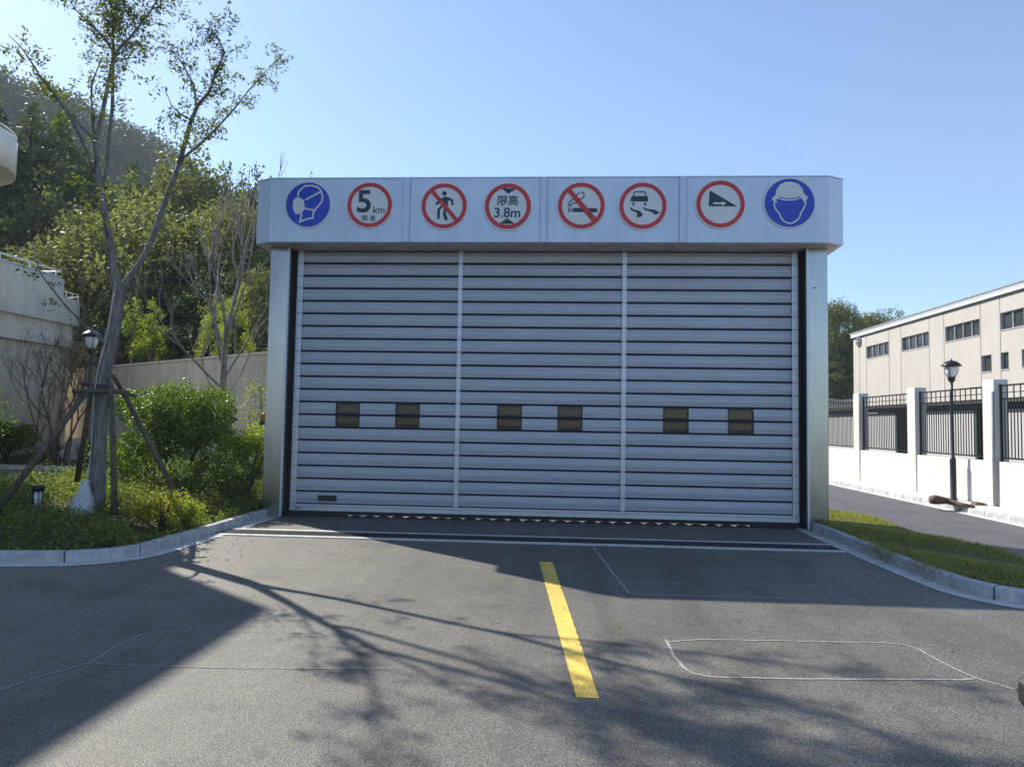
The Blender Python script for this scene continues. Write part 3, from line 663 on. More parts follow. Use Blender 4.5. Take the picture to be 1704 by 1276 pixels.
# ------------------------------------------------------------------ boundary wall on the right
WB = empty('boundary_wall', (11, 8, 0)); tag(WB, 'white rendered wall with square pillars and dark grille panels along the side road', 'wall')
b = MB(); b.box(11.0, 11.24, -8.02, 44.0, 0, 1.2); b.build('low_wall', M['wallw'], WB)
py = [12.15+4.02*k for k in range(8)]+[8.15, 4.25, .25, -3.75, -7.75]; py.sort()
for y in py:
    b = MB(); b.box(10.965, 11.30, y-.24, y+.24, 0, 3.2); pcol = b.build('pillar', M['wallw'], WB, .008)
for y0, y1 in zip(py[:-1], py[1:]):
    b = MB(); a0, a1 = y0+.24, y1-.24; xx = 11.12
    b.box(xx-.022, xx+.022, a0, a1, 1.27, 1.31); b.box(xx-.022, xx+.022, a0, a1, 2.70, 2.74); b.box(xx-.022, xx+.022, a0, a1, 3.02, 3.06)
    n_ = int((a1-a0)/.125)
    for i in range(n_+1):
        yy = a0+.03+(a1-a0-.06)*i/n_
        b.box(xx-.010, xx+.010, yy-.010, yy+.010, 1.311, 2.699)
        if i % 2 == 0: b.box(xx-.010, xx+.010, yy-.010, yy+.010, 2.741, 3.019)
    b.box(xx-.010, xx+.010, a0, a1, 2.86, 2.88)
    for yy in (a0+.02, a1-.02): b.box(xx-.025, xx+.025, yy-.02, yy+.02, 1.2, 3.08)
    b.build('grille_panel', M['black'], WB)
# ------------------------------------------------------------------ factory on the right
FB = empty('factory_building', (24, 30, 0)); tag(FB, 'long pale factory with strip windows behind the white boundary wall', 'building')
fx = 24.0; Y0, Y1, ZR = -2.0, 44.9, 9.45
wins = [(38.76, 42.45, 7.3, 8.28), (33.16, 36.79, 7.3, 8.28), (27.6, 31.2, 7.3, 8.28), (22.0, 25.68, 7.3, 8.28), (16.4, 20.1, 7.3, 8.28), (10.8, 14.5, 7.3, 8.28),
        (26.55, 27.48, 5.19, 6.15), (25.05, 25.73, 5.19, 6.15), (23.0, 23.98, 5.19, 6.15), (19.8, 20.6, 5.19, 6.15)]
b = MB(); zs = [0, 5.19, 6.15, 7.3, 8.28, ZR]
for zi in range(5):
    z0, z1 = zs[zi], zs[zi+1]; holes = sorted([(w[0], w[1]) for w in wins if w[2] <= z0+.01 and w[3] >= z1-.01]); ya = Y0
    for h0, h1 in holes+[(Y1, Y1)]:
        if h0 > ya: b.box(fx, fx+.25, ya, h0, z0, z1)
        ya = h1
b.box(fx+.25, fx+18, Y0, Y1, 0, ZR); b.build('cladding', M['panelw'], FB)
b = MB()
for y in [43.77-.0, 42.5, 38.70, 36.93, 33.1, 31.36, 27.53, 25.73, 22.0, 20.2, 16.3, 14.6, 10.7]:
    b.box(fx-.012, fx, y-.03, y+.03, 0, ZR)
b.build('panel_joint', M['joint'], FB)
b = MB(); b.box(fx-.18, fx+18, Y0-.1, Y1+.15, ZR+.002, ZR+.10); b.box(fx-.16, fx-.002, Y0-.1, Y1+.12, ZR-.22, ZR); b.build('roof_edge', M['trim'], FB)
b = MB(); b.box(fx-.22, fx+18, Y0-.12, Y1+.2, ZR+.102, ZR+.18); b.build('roof', M['joint'], FB)
for (y0, y1, z0, z1) in wins:
    b = MB(); e = .06
    b.box(fx-.03, fx+.12, y0, y1, z0, z0+e); b.box(fx+.08, fx+.14, y0, y1, z1-e, z1)
    nm = 4 if y1-y0 > 2 else 1
    for i in range(nm+1):
        yy = y0+(y1-y0)*i/nm; yy = min(max(yy, y0+e/2), y1-e/2); b.box(fx+.08, fx+.141, yy-e/2, yy+e/2, z0+e, z1-e)
    w = b.build('window', M['frame'], FB)
    b = MB(); b.box(fx+.15, fx+.17, y0, y1, z0+.01, z1-.01); b.build('glass', M['fglass'], w)
b = MB(); b.tube([(fx-.10, 43.77, 8.85), (fx, 43.77, 8.85)], .42, 24); v = b.build('vent_fan', M['joint'], FB)
b = MB(); b.tube([(fx-.12, 43.77, 8.85), (fx-.101, 43.77, 8.85)], .33, 24)
b.build('fan_opening', M['dark'], v)
b = MB(); b.box(fx-.16, fx-.125, 43.72, 43.82, 8.5, 9.2); b.box(fx-.16, fx-.126, 43.42, 44.12, 8.8, 8.9); b.build('fan_guard', M['frame'], v)
# shed behind the fence
SH = empty('storage_shed', (13.4, 12, 0)); tag(SH, 'low shed with pale panels and green posts behind the grille fence', 'shed')
for y0, y1 in ((-6.5, -3.2), (-1.4, 2.7), (2.9, 6.0), (6.2, 8.6), (10.1, 13.4), (15.6, 24)):
    b = MB(); b.box(13.9, 13.96, y0, y1, 0, 2.62); b.build('pale_panel', M['shedw'], SH)
for y in (-6.6, -3.1, -1.5, 2.8, 6.1, 8.7, 10.0, 13.5, 15.5, 24.1):
    b = MB(); b.box(13.88, 13.98, y-.07, y+.07, 0, 2.66); b.build('post', M['green'], SH)
b = MB(); b.box(13.86, 14.0, -6.7, 24.2, 2.665, 2.80); b.build('top_rail', M['green'], SH)
b = MB(); b.hexa([(13.6, -6.8, 2.81), (17, -6.8, 3.0), (17, 24.3, 3.0), (13.6, 24.3, 2.81)], [(13.6, -6.8, 2.88), (17, -6.8, 3.1), (17, 24.3, 3.1), (13.6, 24.3, 2.88)]); b.build('roof', M['roofd'], SH)
b = MB(); b.box(16.8, 17, -6.6, 24, 0, 2.9); b.build('rear_wall', M['roofd'], SH)
# small outbuilding left of the factory
OB = empty('outbuilding', (24, 50, 0)); tag(OB, 'small white outbuilding beyond the fence at the left end of the factory', 'building')
b = MB(); b.box(22.6, 30, 47, 53, 0, 4.2); b.build('wall', M['wallw'], OB)
b = MB(); b.box(22.2, 30.3, 46.6, 53.4, 4.21, 4.4); b.build('roof', M['trim'], OB)
# ------------------------------------------------------------------ lamps
def post_lamp(loc, H, label, dark, hs=.8):
    t = empty('street_lamp', loc); tag(t, label, 'street lamp', 'black lantern posts'); x, y, z = loc
    b = MB(); b.lathe([(.10, 0), (.10, .03), (.075, .06), (.075, 1.05), (.06, 1.10), (.045, 1.12), (.034, H-.85), (.034, H-.745*hs)], loc, 16); b.build('post', M[dark], t)
    b = MB(); b.lathe([(.034, H-.74*hs), (.10*hs, H-.66*hs), (.12*hs, H-.60*hs), (.105*hs, H-.56*hs), (.115*hs, H-.545*hs)], loc, 16); b.build('neck', M['lamp'], t)
    b = MB(); b.lathe([(.11*hs, H-.544*hs), (.17*hs, H-.36*hs), (.185*hs, H-.25*hs), (.18*hs, H-.2*hs)], loc, 20); b.build('glass_shade', M['lampglass'], t)
    b = MB()
    for k in range(4):
        a = math.pi/4+k*math.pi/2
        b.tube([(x+r_*math.cos(a), y+r_*math.sin(a), z+h_) for r_, h_ in ((.11*hs, H-.56*hs), (.19*hs, H-.40*hs), (.215*hs, H-.28*hs), (.22*hs, H-.17*hs))], .009, 6)
    b.build('cage', M['lamp'], t)
    b = MB(); b.lathe([(a_*hs, H+z_*hs) for a_, z_ in ((.30, -.19), (.31, -.175), (.26, -.12), (.20, -.06), (.12, -.015), (.04, 0), (.03, .02), (.02, .05), (.0, .055))], loc, 24); b.build('cap', M['lamp'], t)
post_lamp((10.72, 5.42, .12), 3.66, 'black lantern lamp post standing against the white wall beside the side road', 'lamp')
post_lamp((-10.98, 2.5, .3), 3.7, 'black lantern lamp post standing behind the trunk of the propped tree', 'lamp')
# bollard light
bx, by_, bz = -7.98, -3.1, .18
t = empty('bollard_light', (bx, by_, bz)); tag(t, 'short black bollard light standing in the shrubs at the left', 'bollard light')
b = MB(); b.lathe([(.085, 0), (.085, .30), (.075, .305)], (bx, by_, bz), 20); b.build('base', M['black'], t)
b = MB(); b.lathe([(.060, .305), (.060, .52)], (bx, by_, bz), 20); b.build('lens', M['lampglass'], t)
b = MB()
for k in range(6):
    a = k*math.pi/3+.3; b.tube([(bx+.075*math.cos(a), by_+.075*math.sin(a), bz+.30), (bx+.075*math.cos(a), by_+.075*math.sin(a), bz+.53)], .008, 6)
b.build('cage', M['black'], t)
b = MB(); b.lathe([(.09, .52), (.092, .60), (.075, .615), (.0, .62)], (bx, by_, bz), 20); b.build('cap', M['black'], t)
b = MB(); b.box(bx-.022, bx+.022, by_-.089, by_-.084, bz+.21, bz+.235); b.build('label_plate', M['white'], t)
# rolled mat by the kerb on the right
t = empty('rolled_mat', (10.2, 5.2, .13)); tag(t, 'brown rolled mat lying on the kerb at the foot of the right lamp post', 'mat')
b = MB(); b.tube([G(1549, 831, .25)+(.25,), G(1556, 831, .26)+(.26,), G(1575, 833, .22)+(.22,), G(1598, 839, .19)+(.19,), G(1622, 843, .165)+(.165,)], [.10, .115, .08, .055, .03], 12); b.build('roll', M['brown'], t)
b = MB(); b.hexa([(10.55, 4.12, .125), (10.85, 4.12, .125), (10.85, 4.35, .125), (10.55, 4.35, .125)], [(10.6, 4.15, .2), (10.8, 4.16, .17), (10.82, 4.33, .18), (10.58, 4.33, .21)]); b.build('flap', M['brown'], t)
# downpipe on the wall pillar
t = MB(); t.tube([(10.93, 4.0, .13), (10.93, 4.0, 2.9)], .035, 10); tag(t.build('downpipe', M['joint']), 'thin grey downpipe on the wall pillar right of the lamp post', 'pipe')
# unidentified dark object at the right edge, built as a box on a post
c0 = AY(1691, 1116, -11.2); c1 = AY(1691, 1188, -11.2); bx0 = c0[0]; zt, zb_ = c0[2], c1[2]
t = empty('edge_box', (bx0+.2, -11.24, 0)); tag(t, 'unidentified dark grey chamfered box standing at the right edge of the asphalt', 'unidentified box')
b = MB(); b.plate([(bx0, zb_+.06), (bx0+.05, zb_), (bx0+.35, zb_), (bx0+.40, zb_+.06), (bx0+.40, zt-.035), (bx0+.36, zt), (bx0+.04, zt), (bx0, zt-.035)], -11.2, -11.28); b.build('housing', M['plastic'], t, .012)
b = MB(); b.box(bx0-.003, bx0+.403, -11.283, -11.197, zt-.075, zt-.071); b.build('seam', M['dark'], t)
b = MB(); b.tube([(bx0+.24, -11.24, 0), (bx0+.24, -11.24, zb_)], .03, 12); b.lathe([(.08, 0), (.08, .02)], (bx0+.24, -11.24, 0), 16); b.build('post', M['plastic'], t)
# ------------------------------------------------------------------ left buildings
LB = empty('terraced_building', (-21, 14, 0)); tag(LB, 'cream plastered building with banded parapets and a roof railing at left', 'building')
b = MB(); b.box(-34, -21.15, 2, 16.1, 0, 4.9); b.build('wall', M['tan'], LB)
def rounded(x0, x1, y0, y1, r, n=10):
    pts = [(x0, y0), (x1, y0)]
    for i in range(n+1):
        a = math.pi/2*i/n; pts.append((x1-r+r*math.cos(a), y1-r+r*math.sin(a)))
    pts.append((x0, y1)); return pts
b = MB(); b.prism(rounded(-34, -20.92, 2, 16.75, 1.0, 24), 4.902, 5.55, 0); b.build('lower_band', M['cream'], LB)
b = MB(); b.prism(rounded(-34, -21.05, 2.1, 16.9, 1.0, 24), 5.552, 5.9, 0); b.build('recess', M['tan'], LB)
b = MB(); b.prism(rounded(-34, -20.9, 1.9, 17.2, 1.3, 24), 5.902, 7.02, 0); b.build('parapet', M['cream'], LB)
b = MB(); b.box(-34, -20.96, 2, 15.3, 7.022, 7.8); b.build('upper_parapet', M['cream'], LB)
b = MB(); zz = 8.1
b.tube([(-20.99, 2.2, zz), (-20.99, 15.1, zz), (-24, 15.1, zz)], .035, 8)
for y in np.arange(2.4, 15.2, 1.55): b.tube([(-20.99, y, 7.8), (-20.99, y, zz)], .03, 8)
b.tube([(-20.98, 2.2, 7.84), (-20.98, 15.15, 7.84)], .04, 8)
b.build('railing', M['trim'], LB)
b = MB(); b.tube([(-21, 15.4, 7.3), (-21, 16.2, 7.3), (-21.3, 16.8, 7.3), (-22, 17.05, 7.3)], .02, 6)
for y in (15.5, 15.9, 16.3): b.tube([(-21, y, 7.02), (-21, y, 7.3)], .015, 6)
b.build('lower_railing', M['trim'], LB)
TB = empty('tower_block', (-18, -6, 0)); tag(TB, 'tall cream tower with a round balcony, cut off by the left picture edge', 'building')
b = MB(); b.box(-26, -14.35, -16, 2.85, 0, 12.2); b.build('wall', M['cream'], TB)
b = MB(); b.prism(circ(1.75, 48, -14.92, 1.92), 7.95, 8.86, 0, True); bal = b.build('balcony', M['cream'], TB)
b = MB(); b.prism(circ(1.3, 48, -14.95, 1.9), 7.62, 7.948, 0, True); b.build('balcony_base', M['tan'], bal)
b = MB(); b.prism(circ(.8, 48, -14.95, 1.9), 7.3, 7.618, 0, True); b.build('balcony_foot', M['cream'], bal)
b = MB(); b.tube([(-14.92+1.72*math.cos(a), 1.92+1.72*math.sin(a), 8.95) for a in np.linspace(-1.6, 1.9, 30)], .02, 6)
for a in np.linspace(-1.6, 1.9, 8): b.tube([(-14.92+1.72*math.cos(a), 1.92+1.72*math.sin(a), 8.86), (-14.92+1.72*math.cos(a), 1.92+1.72*math.sin(a), 8.95)], .012, 6)
b.build('railing', M['trim'], bal)
# retaining wall
t = empty('retaining_wall', (-14, 12, 0)); tag(t, 'pale plastered retaining wall between the planting bed and the wooded hill', 'wall')
d = Vector((WL[1][0]-WL[0][0], WL[1][1]-WL[0][1])).normalized(); nrm = Vector((-d.y, d.x)); q = [Vector(WL[0]), Vector(WL[1])]
pl = [q[0], q[1], q[1]+nrm*.35, q[0]+nrm*.35]; b = MB(); b.prism([(p.x, p.y) for p in pl], 0, 4.0); b.build('wall', M['tan'], t)
pl = [q[0]-nrm*.04-d*.02, q[1]-nrm*.04+d*.02, q[1]+nrm*.39+d*.02, q[0]+nrm*.39-d*.02]; b = MB(); b.prism([(p.x, p.y) for p in pl], 4.002, 4.08); b.build('coping', M['cream'], t)
# earth bank behind the retaining wall up to the hillside
b = MB(); NA, NB = 40, 10
def bank(u, v):
    p = q[0].lerp(q[1], u)+nrm*(.35+v*34); e = 1 if v < .02 else 1; z = 3.7+(float(theight(p.x, p.y))-3.7)*sstep(.35, 1, v); z = float(max(z, theight(p.x, p.y)-.1)) if v > .05 else 3.7; return (p.x, p.y, z*(1-float(sstep(.86, 1., u))))
for i in range(NA):
    for j in range(NB): b.face([bank(i/NA, j/NB), bank((i+1)/NA, j/NB), bank((i+1)/NA, (j+1)/NB), bank(i/NA, (j+1)/NB)], 0, True)
tag(b.build('hill_bank', M['hill']), kind='structure')
# ------------------------------------------------------------------ vegetation helpers
def grow(b, tips, rng, p, d, L, r, depth, spread=.5, seg=3, up=.12, kids=(2, 3), shrink=.68, rs=.6, minr=.004, wig=.12, n=5):
    pts = [Vector(p)]; dd = Vector(d).normalized()
    for i in range(seg):
        dd = (dd+Vector(rng.normal(0, wig, 3))+Vector((0, 0, up*.35))).normalized(); pts.append(pts[-1]+dd*L/seg)
    r1 = max(minr, r*rs); b.tube(pts, [r+(r1-r)*i/seg for i in range(seg+1)], n if r > .02 else 4, cap=False)
    if depth <= 0:
        tips.append((pts[-1], dd)); tips.append((pts[len(pts)//2], dd)); return
    k = int(rng.integers(kids[0], kids[1]+1))
    for j in range(k):
        at = pts[-1] if j < 2 else pts[max(1, seg-1)]
        nd = (dd+Vector(rng.normal(0, spread, 3))+Vector((0, 0, up))).normalized()
        grow(b, tips, rng, at, nd, L*shrink*float(rng.uniform(.8, 1.2)), r1, depth-1, spread, seg, up, kids, shrink, rs, minr, wig, n)
def crown_points(rng, lobes, n, shell=.55):
    """points spread through ellipsoid lobes, denser towards their skins"""
    w = np.array([l[1][0]*l[1][1]*l[1][2] for l in lobes])**(2/3); w /= w.sum(); idx = rng.choice(len(lobes), n, p=w)
    C_ = np.array([l[0] for l in lobes])[idx]; R_ = np.array([l[1] for l in lobes])[idx]
    v = rng.normal(size=(n, 3)); v /= np.linalg.norm(v, axis=1)[:, None]
    rad = shell+(1-shell)*rng.uniform(0, 1, n)**.6; rad *= 1+.13*np.sin(v[:, 0]*9+idx)*np.sin(v[:, 1]*8+idx*2)*1.3
    return C_+v*rad[:, None]*R_+rng.normal(0, .04, (n, 3))*R_
def clustered(rng, P, k, s):                   # each point becomes a twig of k leaves
    Q = np.repeat(P, k, axis=0); return Q+rng.normal(0, s, Q.shape)
def make_tree(seed, H, Wd, kind):
    rng = np.random.default_rng(seed); tr = MB(); lobes = []
    if kind == 'evergreen':                    # tall, dense, pointed or domed
        for i in range(11):
            t = i/10; z = H*(.16+.78*t); w = Wd*.5*(1-t**1.6*.82)*rng.uniform(.6, .85)
            for k in range(3 if t < .8 else 1):
                a = rng.uniform(0, 6.28); o = w*.75*(1 if t < .8 else .1); lobes.append(((o*math.cos(a), o*math.sin(a), z+rng.normal(0, .25)), (w*.62, w*.62, H*.085)))
    elif kind == 'bushy':
        for i in range(15):
            a = rng.uniform(0, 6.28); z = H*rng.uniform(.30, .90); w = Wd*.5*math.sqrt(max(.05, 1-((z/H-.5)/.5)**2)); o = w*rng.uniform(.2, .85)
            s_ = Wd*rng.uniform(.12, .23); lobes.append(((o*math.cos(a), o*math.sin(a), z), (s_, s_, s_*.72)))
    elif kind == 'young':
        for i in range(12):
            t = i/11; z = H*(.3+.66*t); a = rng.uniform(0, 6.28); o = Wd*.30*(1-t*.7); s_ = Wd*rng.uniform(.12, .2)*(1-t*.4); lobes.append(((o*math.cos(a), o*math.sin(a), z), (s_, s_, s_*1.3)))
    tips = []
    tr.tube([(0, 0, -.8), (0, 0, H*.2), (rng.normal(0, .15), rng.normal(0, .15), H*.5), (0, 0, H*.86)], [Wd*.035, Wd*.028, Wd*.018, Wd*.006], 6, cap=False)
    for l in lobes[::2]:
        c = Vector(l[0]); z0 = max(H*.18, c.z*.62); tr.tube([(0, 0, z0), (c.x*.5, c.y*.5, z0+(c.z-z0)*.6), c], [Wd*.012, Wd*.008, Wd*.004], 4, cap=False)
    return tr, lobes, rng
def tree_meshes(seed, H, Wd, kind, leaf, bark, n, lsz, k=7, shell=.5):
    tr, lobes, rng = make_tree(seed, H, Wd, kind)
    P = crown_points(rng, lobes, n//k, shell); Q = clustered(rng, P, k, lsz*.75)
    return tr.mesh('trunk', M[bark]), quads_mesh('crown', leaf_quads(Q, lsz, rng, .55, .35), M[leaf])
def put_tree(name, meshes, loc, s, rz, label, cat='tree', group=None, sz=1.0):
    t = empty(name, loc); tag(t, label, cat, group)
    for nm, me in zip(('trunk', 'crown'), meshes): o = link(nm, me, t, world=False)
    t.scale = (s, s, s*sz); t.rotation_euler.z = rz; return t
def leaves_on(name, tips_pts, rng, n_per, spread, size, mat, parent, aspect=.5, up=.3):
    P = np.array([tuple(p) for p in tips_pts]); Q = np.repeat(P, n_per, axis=0)+rng.normal(0, spread, (len(P)*n_per, 3))
    return link(name, quads_mesh(name, leaf_quads(Q, size, rng, aspect, up), M[mat]), parent)
# ------------------------------------------------------------------ the propped street tree
rng = np.random.default_rng(11)
T = empty('street_tree', (-7.35, -2.8, float(island_z(-7.35, -2.8)))); tag(T, 'tall forked sparse leaved tree held by timber props in front of the left bushes', 'tree')
tb = MB()
def limb(pts, n=8):                            # (photo column, photo row, distance plane y, radius)
    P_ = [AY(p[0], p[1], p[2]) for p in pts]; tb.tube(P_, [p[3] for p in pts], n, cap=True); return P_
def densify(P_, R_=None, step=.12):
    out = []
    for i in range(len(P_)-1):
        a, c = Vector(P_[i]), Vector(P_[i+1]); k = max(1, int((c-a).length/step))
        for j in range(k): out.append(a.lerp(c, j/k))
    return out
yb = -2.8
tp = AY(166, 850, yb)
trunk = limb([(160, 866, yb, .15), (160, 840, yb, .135), (164, 760, yb, .125), (166, 690, yb, .120), (170, 640, yb, .116), (180, 590, yb, .108), (190, 545, yb, .10), (196, 508, yb, .098), (197, 494, yb, .090), (197, 482, yb, .06)], 14)
Lstem = limb([(195, 522, yb, .092), (197, 490, yb, .078), (190, 450, yb, 0.065), (182, 400, yb-.02, 0.058), (175, 360, yb-.05, 0.055), (169, 329, yb-.08, 0.051), (162, 280, yb-.1, 0.048), (156, 235, yb-.15, 0.044)], 10)
Rstem = limb([(195, 522, yb, .090), (200, 486, yb, .074), (212, 466, yb+.03, 0.055), (232, 440, yb+.05, 0.048), (246, 415, yb+.08, 0.046), (256, 390, yb+.1, 0.044), (268, 355, yb+.15, 0.042), (283, 312, yb+.2, 0.040), (298, 274, yb+.25, 0.039)], 10)
A1 = limb([(156, 235, yb-.15, .042), (163, 218, yb-.1, .038), (172, 180, yb, .035), (180, 140, yb+.1, .032), (188, 103, yb+.15, .03), (196, 84, yb+.2, .026), (219, 60, yb+.35, .02), (250, 19, yb+.5, .014), (275, -20, yb+.7, .01)])
B1 = limb([(168, 312, yb-.08, .034), (176, 290, yb+.05, .034), (180, 240, yb+.2, .032), (187, 180, yb+.35, .03), (188, 120, yb+.45, .026), (189, 80, yb+.5, .022), (186, 25, yb+.6, .016), (182, -30, yb+.7, .012), (176, -80, yb+.8, .008)])
C1 = limb([(158, 290, yb-.1, .03), (148, 262, yb-.25, .028), (136, 232, yb-.4, .026), (119, 198, yb-.6, .023), (94, 162, yb-.8, .02), (69, 131, yb-1.0, .016), (50, 100, yb-1.2, .012), (34, 78, yb-1.3, .008), (14, 58, yb-1.4, .005)])
D1 = limb([(152, 228, yb-.15, .022), (126, 202, yb+.1, .018), (108, 178, yb+.3, .014), (82, 146, yb+.5, .008)])
E1 = limb([(157, 238, yb-.15, .02), (154, 200, yb-.2, .018), (152, 165, yb-.3, .015), (153, 138, yb-.5, .013), (169, 98, yb-.7, .008)])
I1 = limb([(190, 90, yb+.3, .02), (173, 62, yb+.1, .018), (156, 46, yb-.1, .015), (126, 17, yb-.3, .01), (105, -15, yb-.5, .007)])
R1 = limb([(298, 274, yb+.25, .042), (308, 238, yb+.2, .038), (317, 204, yb+.15, .034), (329, 176, yb+.1, .03), (348, 154, yb+.0, .026), (360, 119, yb-.15, .02), (374, 87, yb-.3, .014), (361, 62, yb-.4, .010), (342, 31, yb-.5, .006)])
F1 = limb([(292, 292, yb+.22, .028), (306, 262, yb+.35, .026), (332, 241, yb+.5, .022), (364, 210, yb+.7, .018), (389, 182, yb+.85, .015), (411, 154, yb+1., .011), (434, 128, yb+1.1, .008), (462, 98, yb+1.2, .005)])
G1 = limb([(327, 178, yb+.1, .02), (322, 141, yb+.3, .016), (304, 107, yb+.5, .012), (282, 80, yb+.6, .007)])
J1 = limb([(318, 200, yb+.15, .018), (300, 190, yb-.3, .013), (285, 175, yb-.7, .008), (275, 150, yb-1.0, .005)])
H1 = limb([(176, 575, yb-.05, .03), (160, 556, yb-.2, .022), (141, 541, yb-.3, .019), (113, 513, yb-.5, .016), (90, 485, yb-.7, .013), (68, 456, yb-.9, .010), (58, 428, yb-1.0, .007)])
K1 = limb([(182, 400, yb, .016), (172, 360, yb-.5, .012), (150, 320, yb-1.0, .008), (120, 290, yb-1.4, .005)])
# twigs with small leaves along the upper limbs
leafP = []
def twigs(P_, every, L, r, f0=.0, cnt=1, lf=9, lsp=.035, droop=0.):
    pts = densify(P_, step=every); n_ = len(pts)
    for i, p in enumerate(pts):
        if i < f0*n_: continue
        ax = (pts[min(i+1, n_-1)]-pts[max(i-1, 0)]); ax = ax.normalized() if ax.length > 0 else Vector((0, 0, 1))
        for _ in range(cnt):
            d = (ax*.7+Vector(rng.normal(0, .75, 3))+Vector((0, 0, .25-droop))).normalized(); q = [p]; LL = L*float(rng.uniform(.4, 1.3)); dd = d
            for s_ in range(4):
                dd = (dd+Vector(rng.normal(0, .22, 3))+Vector((0, 0, -.05))).normalized(); q.append(q[-1]+dd*LL/4)
            tb.tube(q, [r, r*.8, r*.6, r*.45, r*.3], 4, cap=False)
            for k in range(lf):
                u = float(rng.uniform(.25, 1.05))*4; i0 = min(3, int(u)); leafP.append(q[i0]+(q[i0+1]-q[i0])*(u-i0)+Vector(rng.normal(0, lsp, 3)))
            if LL > L*.7:
                for s_ in range(2):
                    p2 = q[2+s_]; d2 = (dd+Vector(rng.normal(0, .7, 3))).normalized(); q2 = [p2, p2+d2*LL*.25, p2+(d2+Vector((0, 0, -.1))).normalized()*LL*.5]; tb.tube(q2, [r*.5, r*.4, r*.25], 3, cap=False)
                    for k in range(lf//2): leafP.append(q2[1]+(q2[2]-q2[1])*float(rng.uniform(-.5, 1.1))+Vector(rng.normal(0, lsp, 3)))
twigs(A1, .10, .50, .006, .30, 1, 11, .035); twigs(A1[-5:], .08, .62, .006, 0, 2, 11, .035)
twigs(B1, .10, .48, .006, .35, 1, 11); twigs(B1[-4:], .07, .62, .006, 0, 2, 11); twigs(C1, .11, .42, .005, .25, 1, 9); twigs(C1[-4:], .12, .42, .004, 0, 1, 9)
twigs(D1, .12, .40, .004, .3, 1, 10); twigs(E1, .14, .42, .004, .2, 1, 9); twigs(I1, .09, .55, .005, .1, 2, 11)
twigs(R1, .09, .48, .006, .12, 1, 11); twigs(R1[-5:], .11, .42, .005, 0, 1, 11); twigs(F1, .10, .42, .005, .15, 1, 11); twigs(G1, .12, .38, .004, .1, 1, 9); twigs(J1, .12, .45, .004, .1, 1, 11)
twigs(H1, .20, .28, .004, .25, 1, 8); twigs(K1, .14, .5, .004, .2, 1, 9); twigs(Lstem, .30, .5, .005, .35, 1, 9); twigs(Rstem, .22, .45, .005, .4, 1, 9)
tb.build('trunk', M['bark'], T)
link('crown', quads_mesh('crown', leaf_quads(clustered(rng, np.array([tuple(p) for p in leafP]), 2, .035), .070, rng, .40, .2), M['leaf_t']), T)
# timber props tied round the trunk
PR = empty('tree_props', (-7.3, -2.8, .2)); tag(PR, 'weathered timber poles propping the tall sparse tree trunk', 'tree support')
def prop(a, c, r=.045, name='pole'):
    b = MB(); b.tube([a, tuple((a[i]+c[i])/2+(.01 if i == 0 else 0) for i in range(3)), c], [r*1.1, r, r*.9], 9); b.build(name, M['pole'], PR)
prop(AY(-12, 858, -3.7), AY(141, 655, -3.05), .052); prop(AY(128, 800, -1.9), AY(152, 648, -2.5), .045)
prop(AY(191, 856, -3.3), AY(184, 638, -2.98), .045); prop(AY(300, 838, -2.2), AY(203, 648, -2.7), .045)
prop(AY(122, 651, -3.0), AY(213, 652, -2.95), .038, 'crossbar'); prop(AY(136, 637, -2.62), AY(226, 659, -2.66), .038, 'crossbar')
prop(AY(188, 626, -3.02), AY(204, 652, -2.4), .034, 'crossbar'); prop(AY(166, 632, -2.4), AY(140, 660, -3.15), .034, 'crossbar')
b = MB()
for k in range(3):
    b.tube([(AY(172, 641+k*4, -2.8)[0]+.125*math.cos(a), -2.8+.125*math.sin(a), AY(172, 641+k*4, -2.8)[2]) for a in np.linspace(0, 6.283, 17)], .010, 5)
b.build('rope_tie', M['black'], PR)
b = MB(); b.tube([AY(193, 470, -2.91), AY(186, 510, -2.92), AY(178, 560, -2.92), AY(163, 615, -2.93), AY(156, 660, -2.94), AY(152, 740, -2.95), AY(146, 800, -2.96), AY(138, 850, -2.98)], .007, 6)
o = b.build('cord', M['cloth']); tag(o, 'thin white cord hanging down the trunk of the propped tree', 'cord')
# sack at the foot of the tree
b = MB(); c0 = AY(133, 850, -3.05); zb = float(island_z(c0[0], c0[1]))
prof = [(.20, 0), (.205, .05), (.175, .16), (.135, .27), (.095, .37), (.06, .44), (.045, .48), (.065, .52), (.02, .54)]
n0 = 20
for i, (r0, z0) in enumerate(prof): pass
b.lathe(prof, (c0[0]+.03, c0[1], zb+.12), 22)
b.v = [(x+.018*math.sin(math.atan2(y-c0[1], x-c0[0])*7+z*5)+.07*max(0., z-zb)**1.2, y+.02*math.sin(z*13+x*25), z+.012*math.sin(x*50+y*40)) for x, y, z in b.v]
o = b.build('white_sack', M['cloth']); tag(o, 'crumpled white sack leaning at the foot of the propped tree', 'sack')
# ------------------------------------------------------------------ bushes
def bush(name, loc, lobes, leaf, n, lsz, label, cat='bush', stems=6, bark='barkd', seed=1, shell=.6, k=5, aspect=.55, group=None, fork=.3):
    rng = np.random.default_rng(seed); t = empty(name, loc); tag(t, label, cat, group); b = MB()
    for i in range(stems):
        l = lobes[i % len(lobes)]; c = Vector(l[0])+Vector(rng.normal(0, .1, 3)); a = Vector((rng.normal(0, .04), rng.normal(0, .04), -.05)); m_ = Vector((c.x*.3, c.y*.3, c.z*fork))
        b.tube([a, m_, c*.7+m_*.3, c], [.03, .025, .015, .006], 6, cap=False)
    o = link('trunk', b.mesh('trunk', M[bark]), t, world=False)
    P_ = crown_points(rng, lobes, n//k, shell); Q = clustered(rng, P_, k, lsz*.7)
    link('crown', quads_mesh('crown', leaf_quads(Q, lsz, rng, aspect, .4), M[leaf]), t, world=False); return t
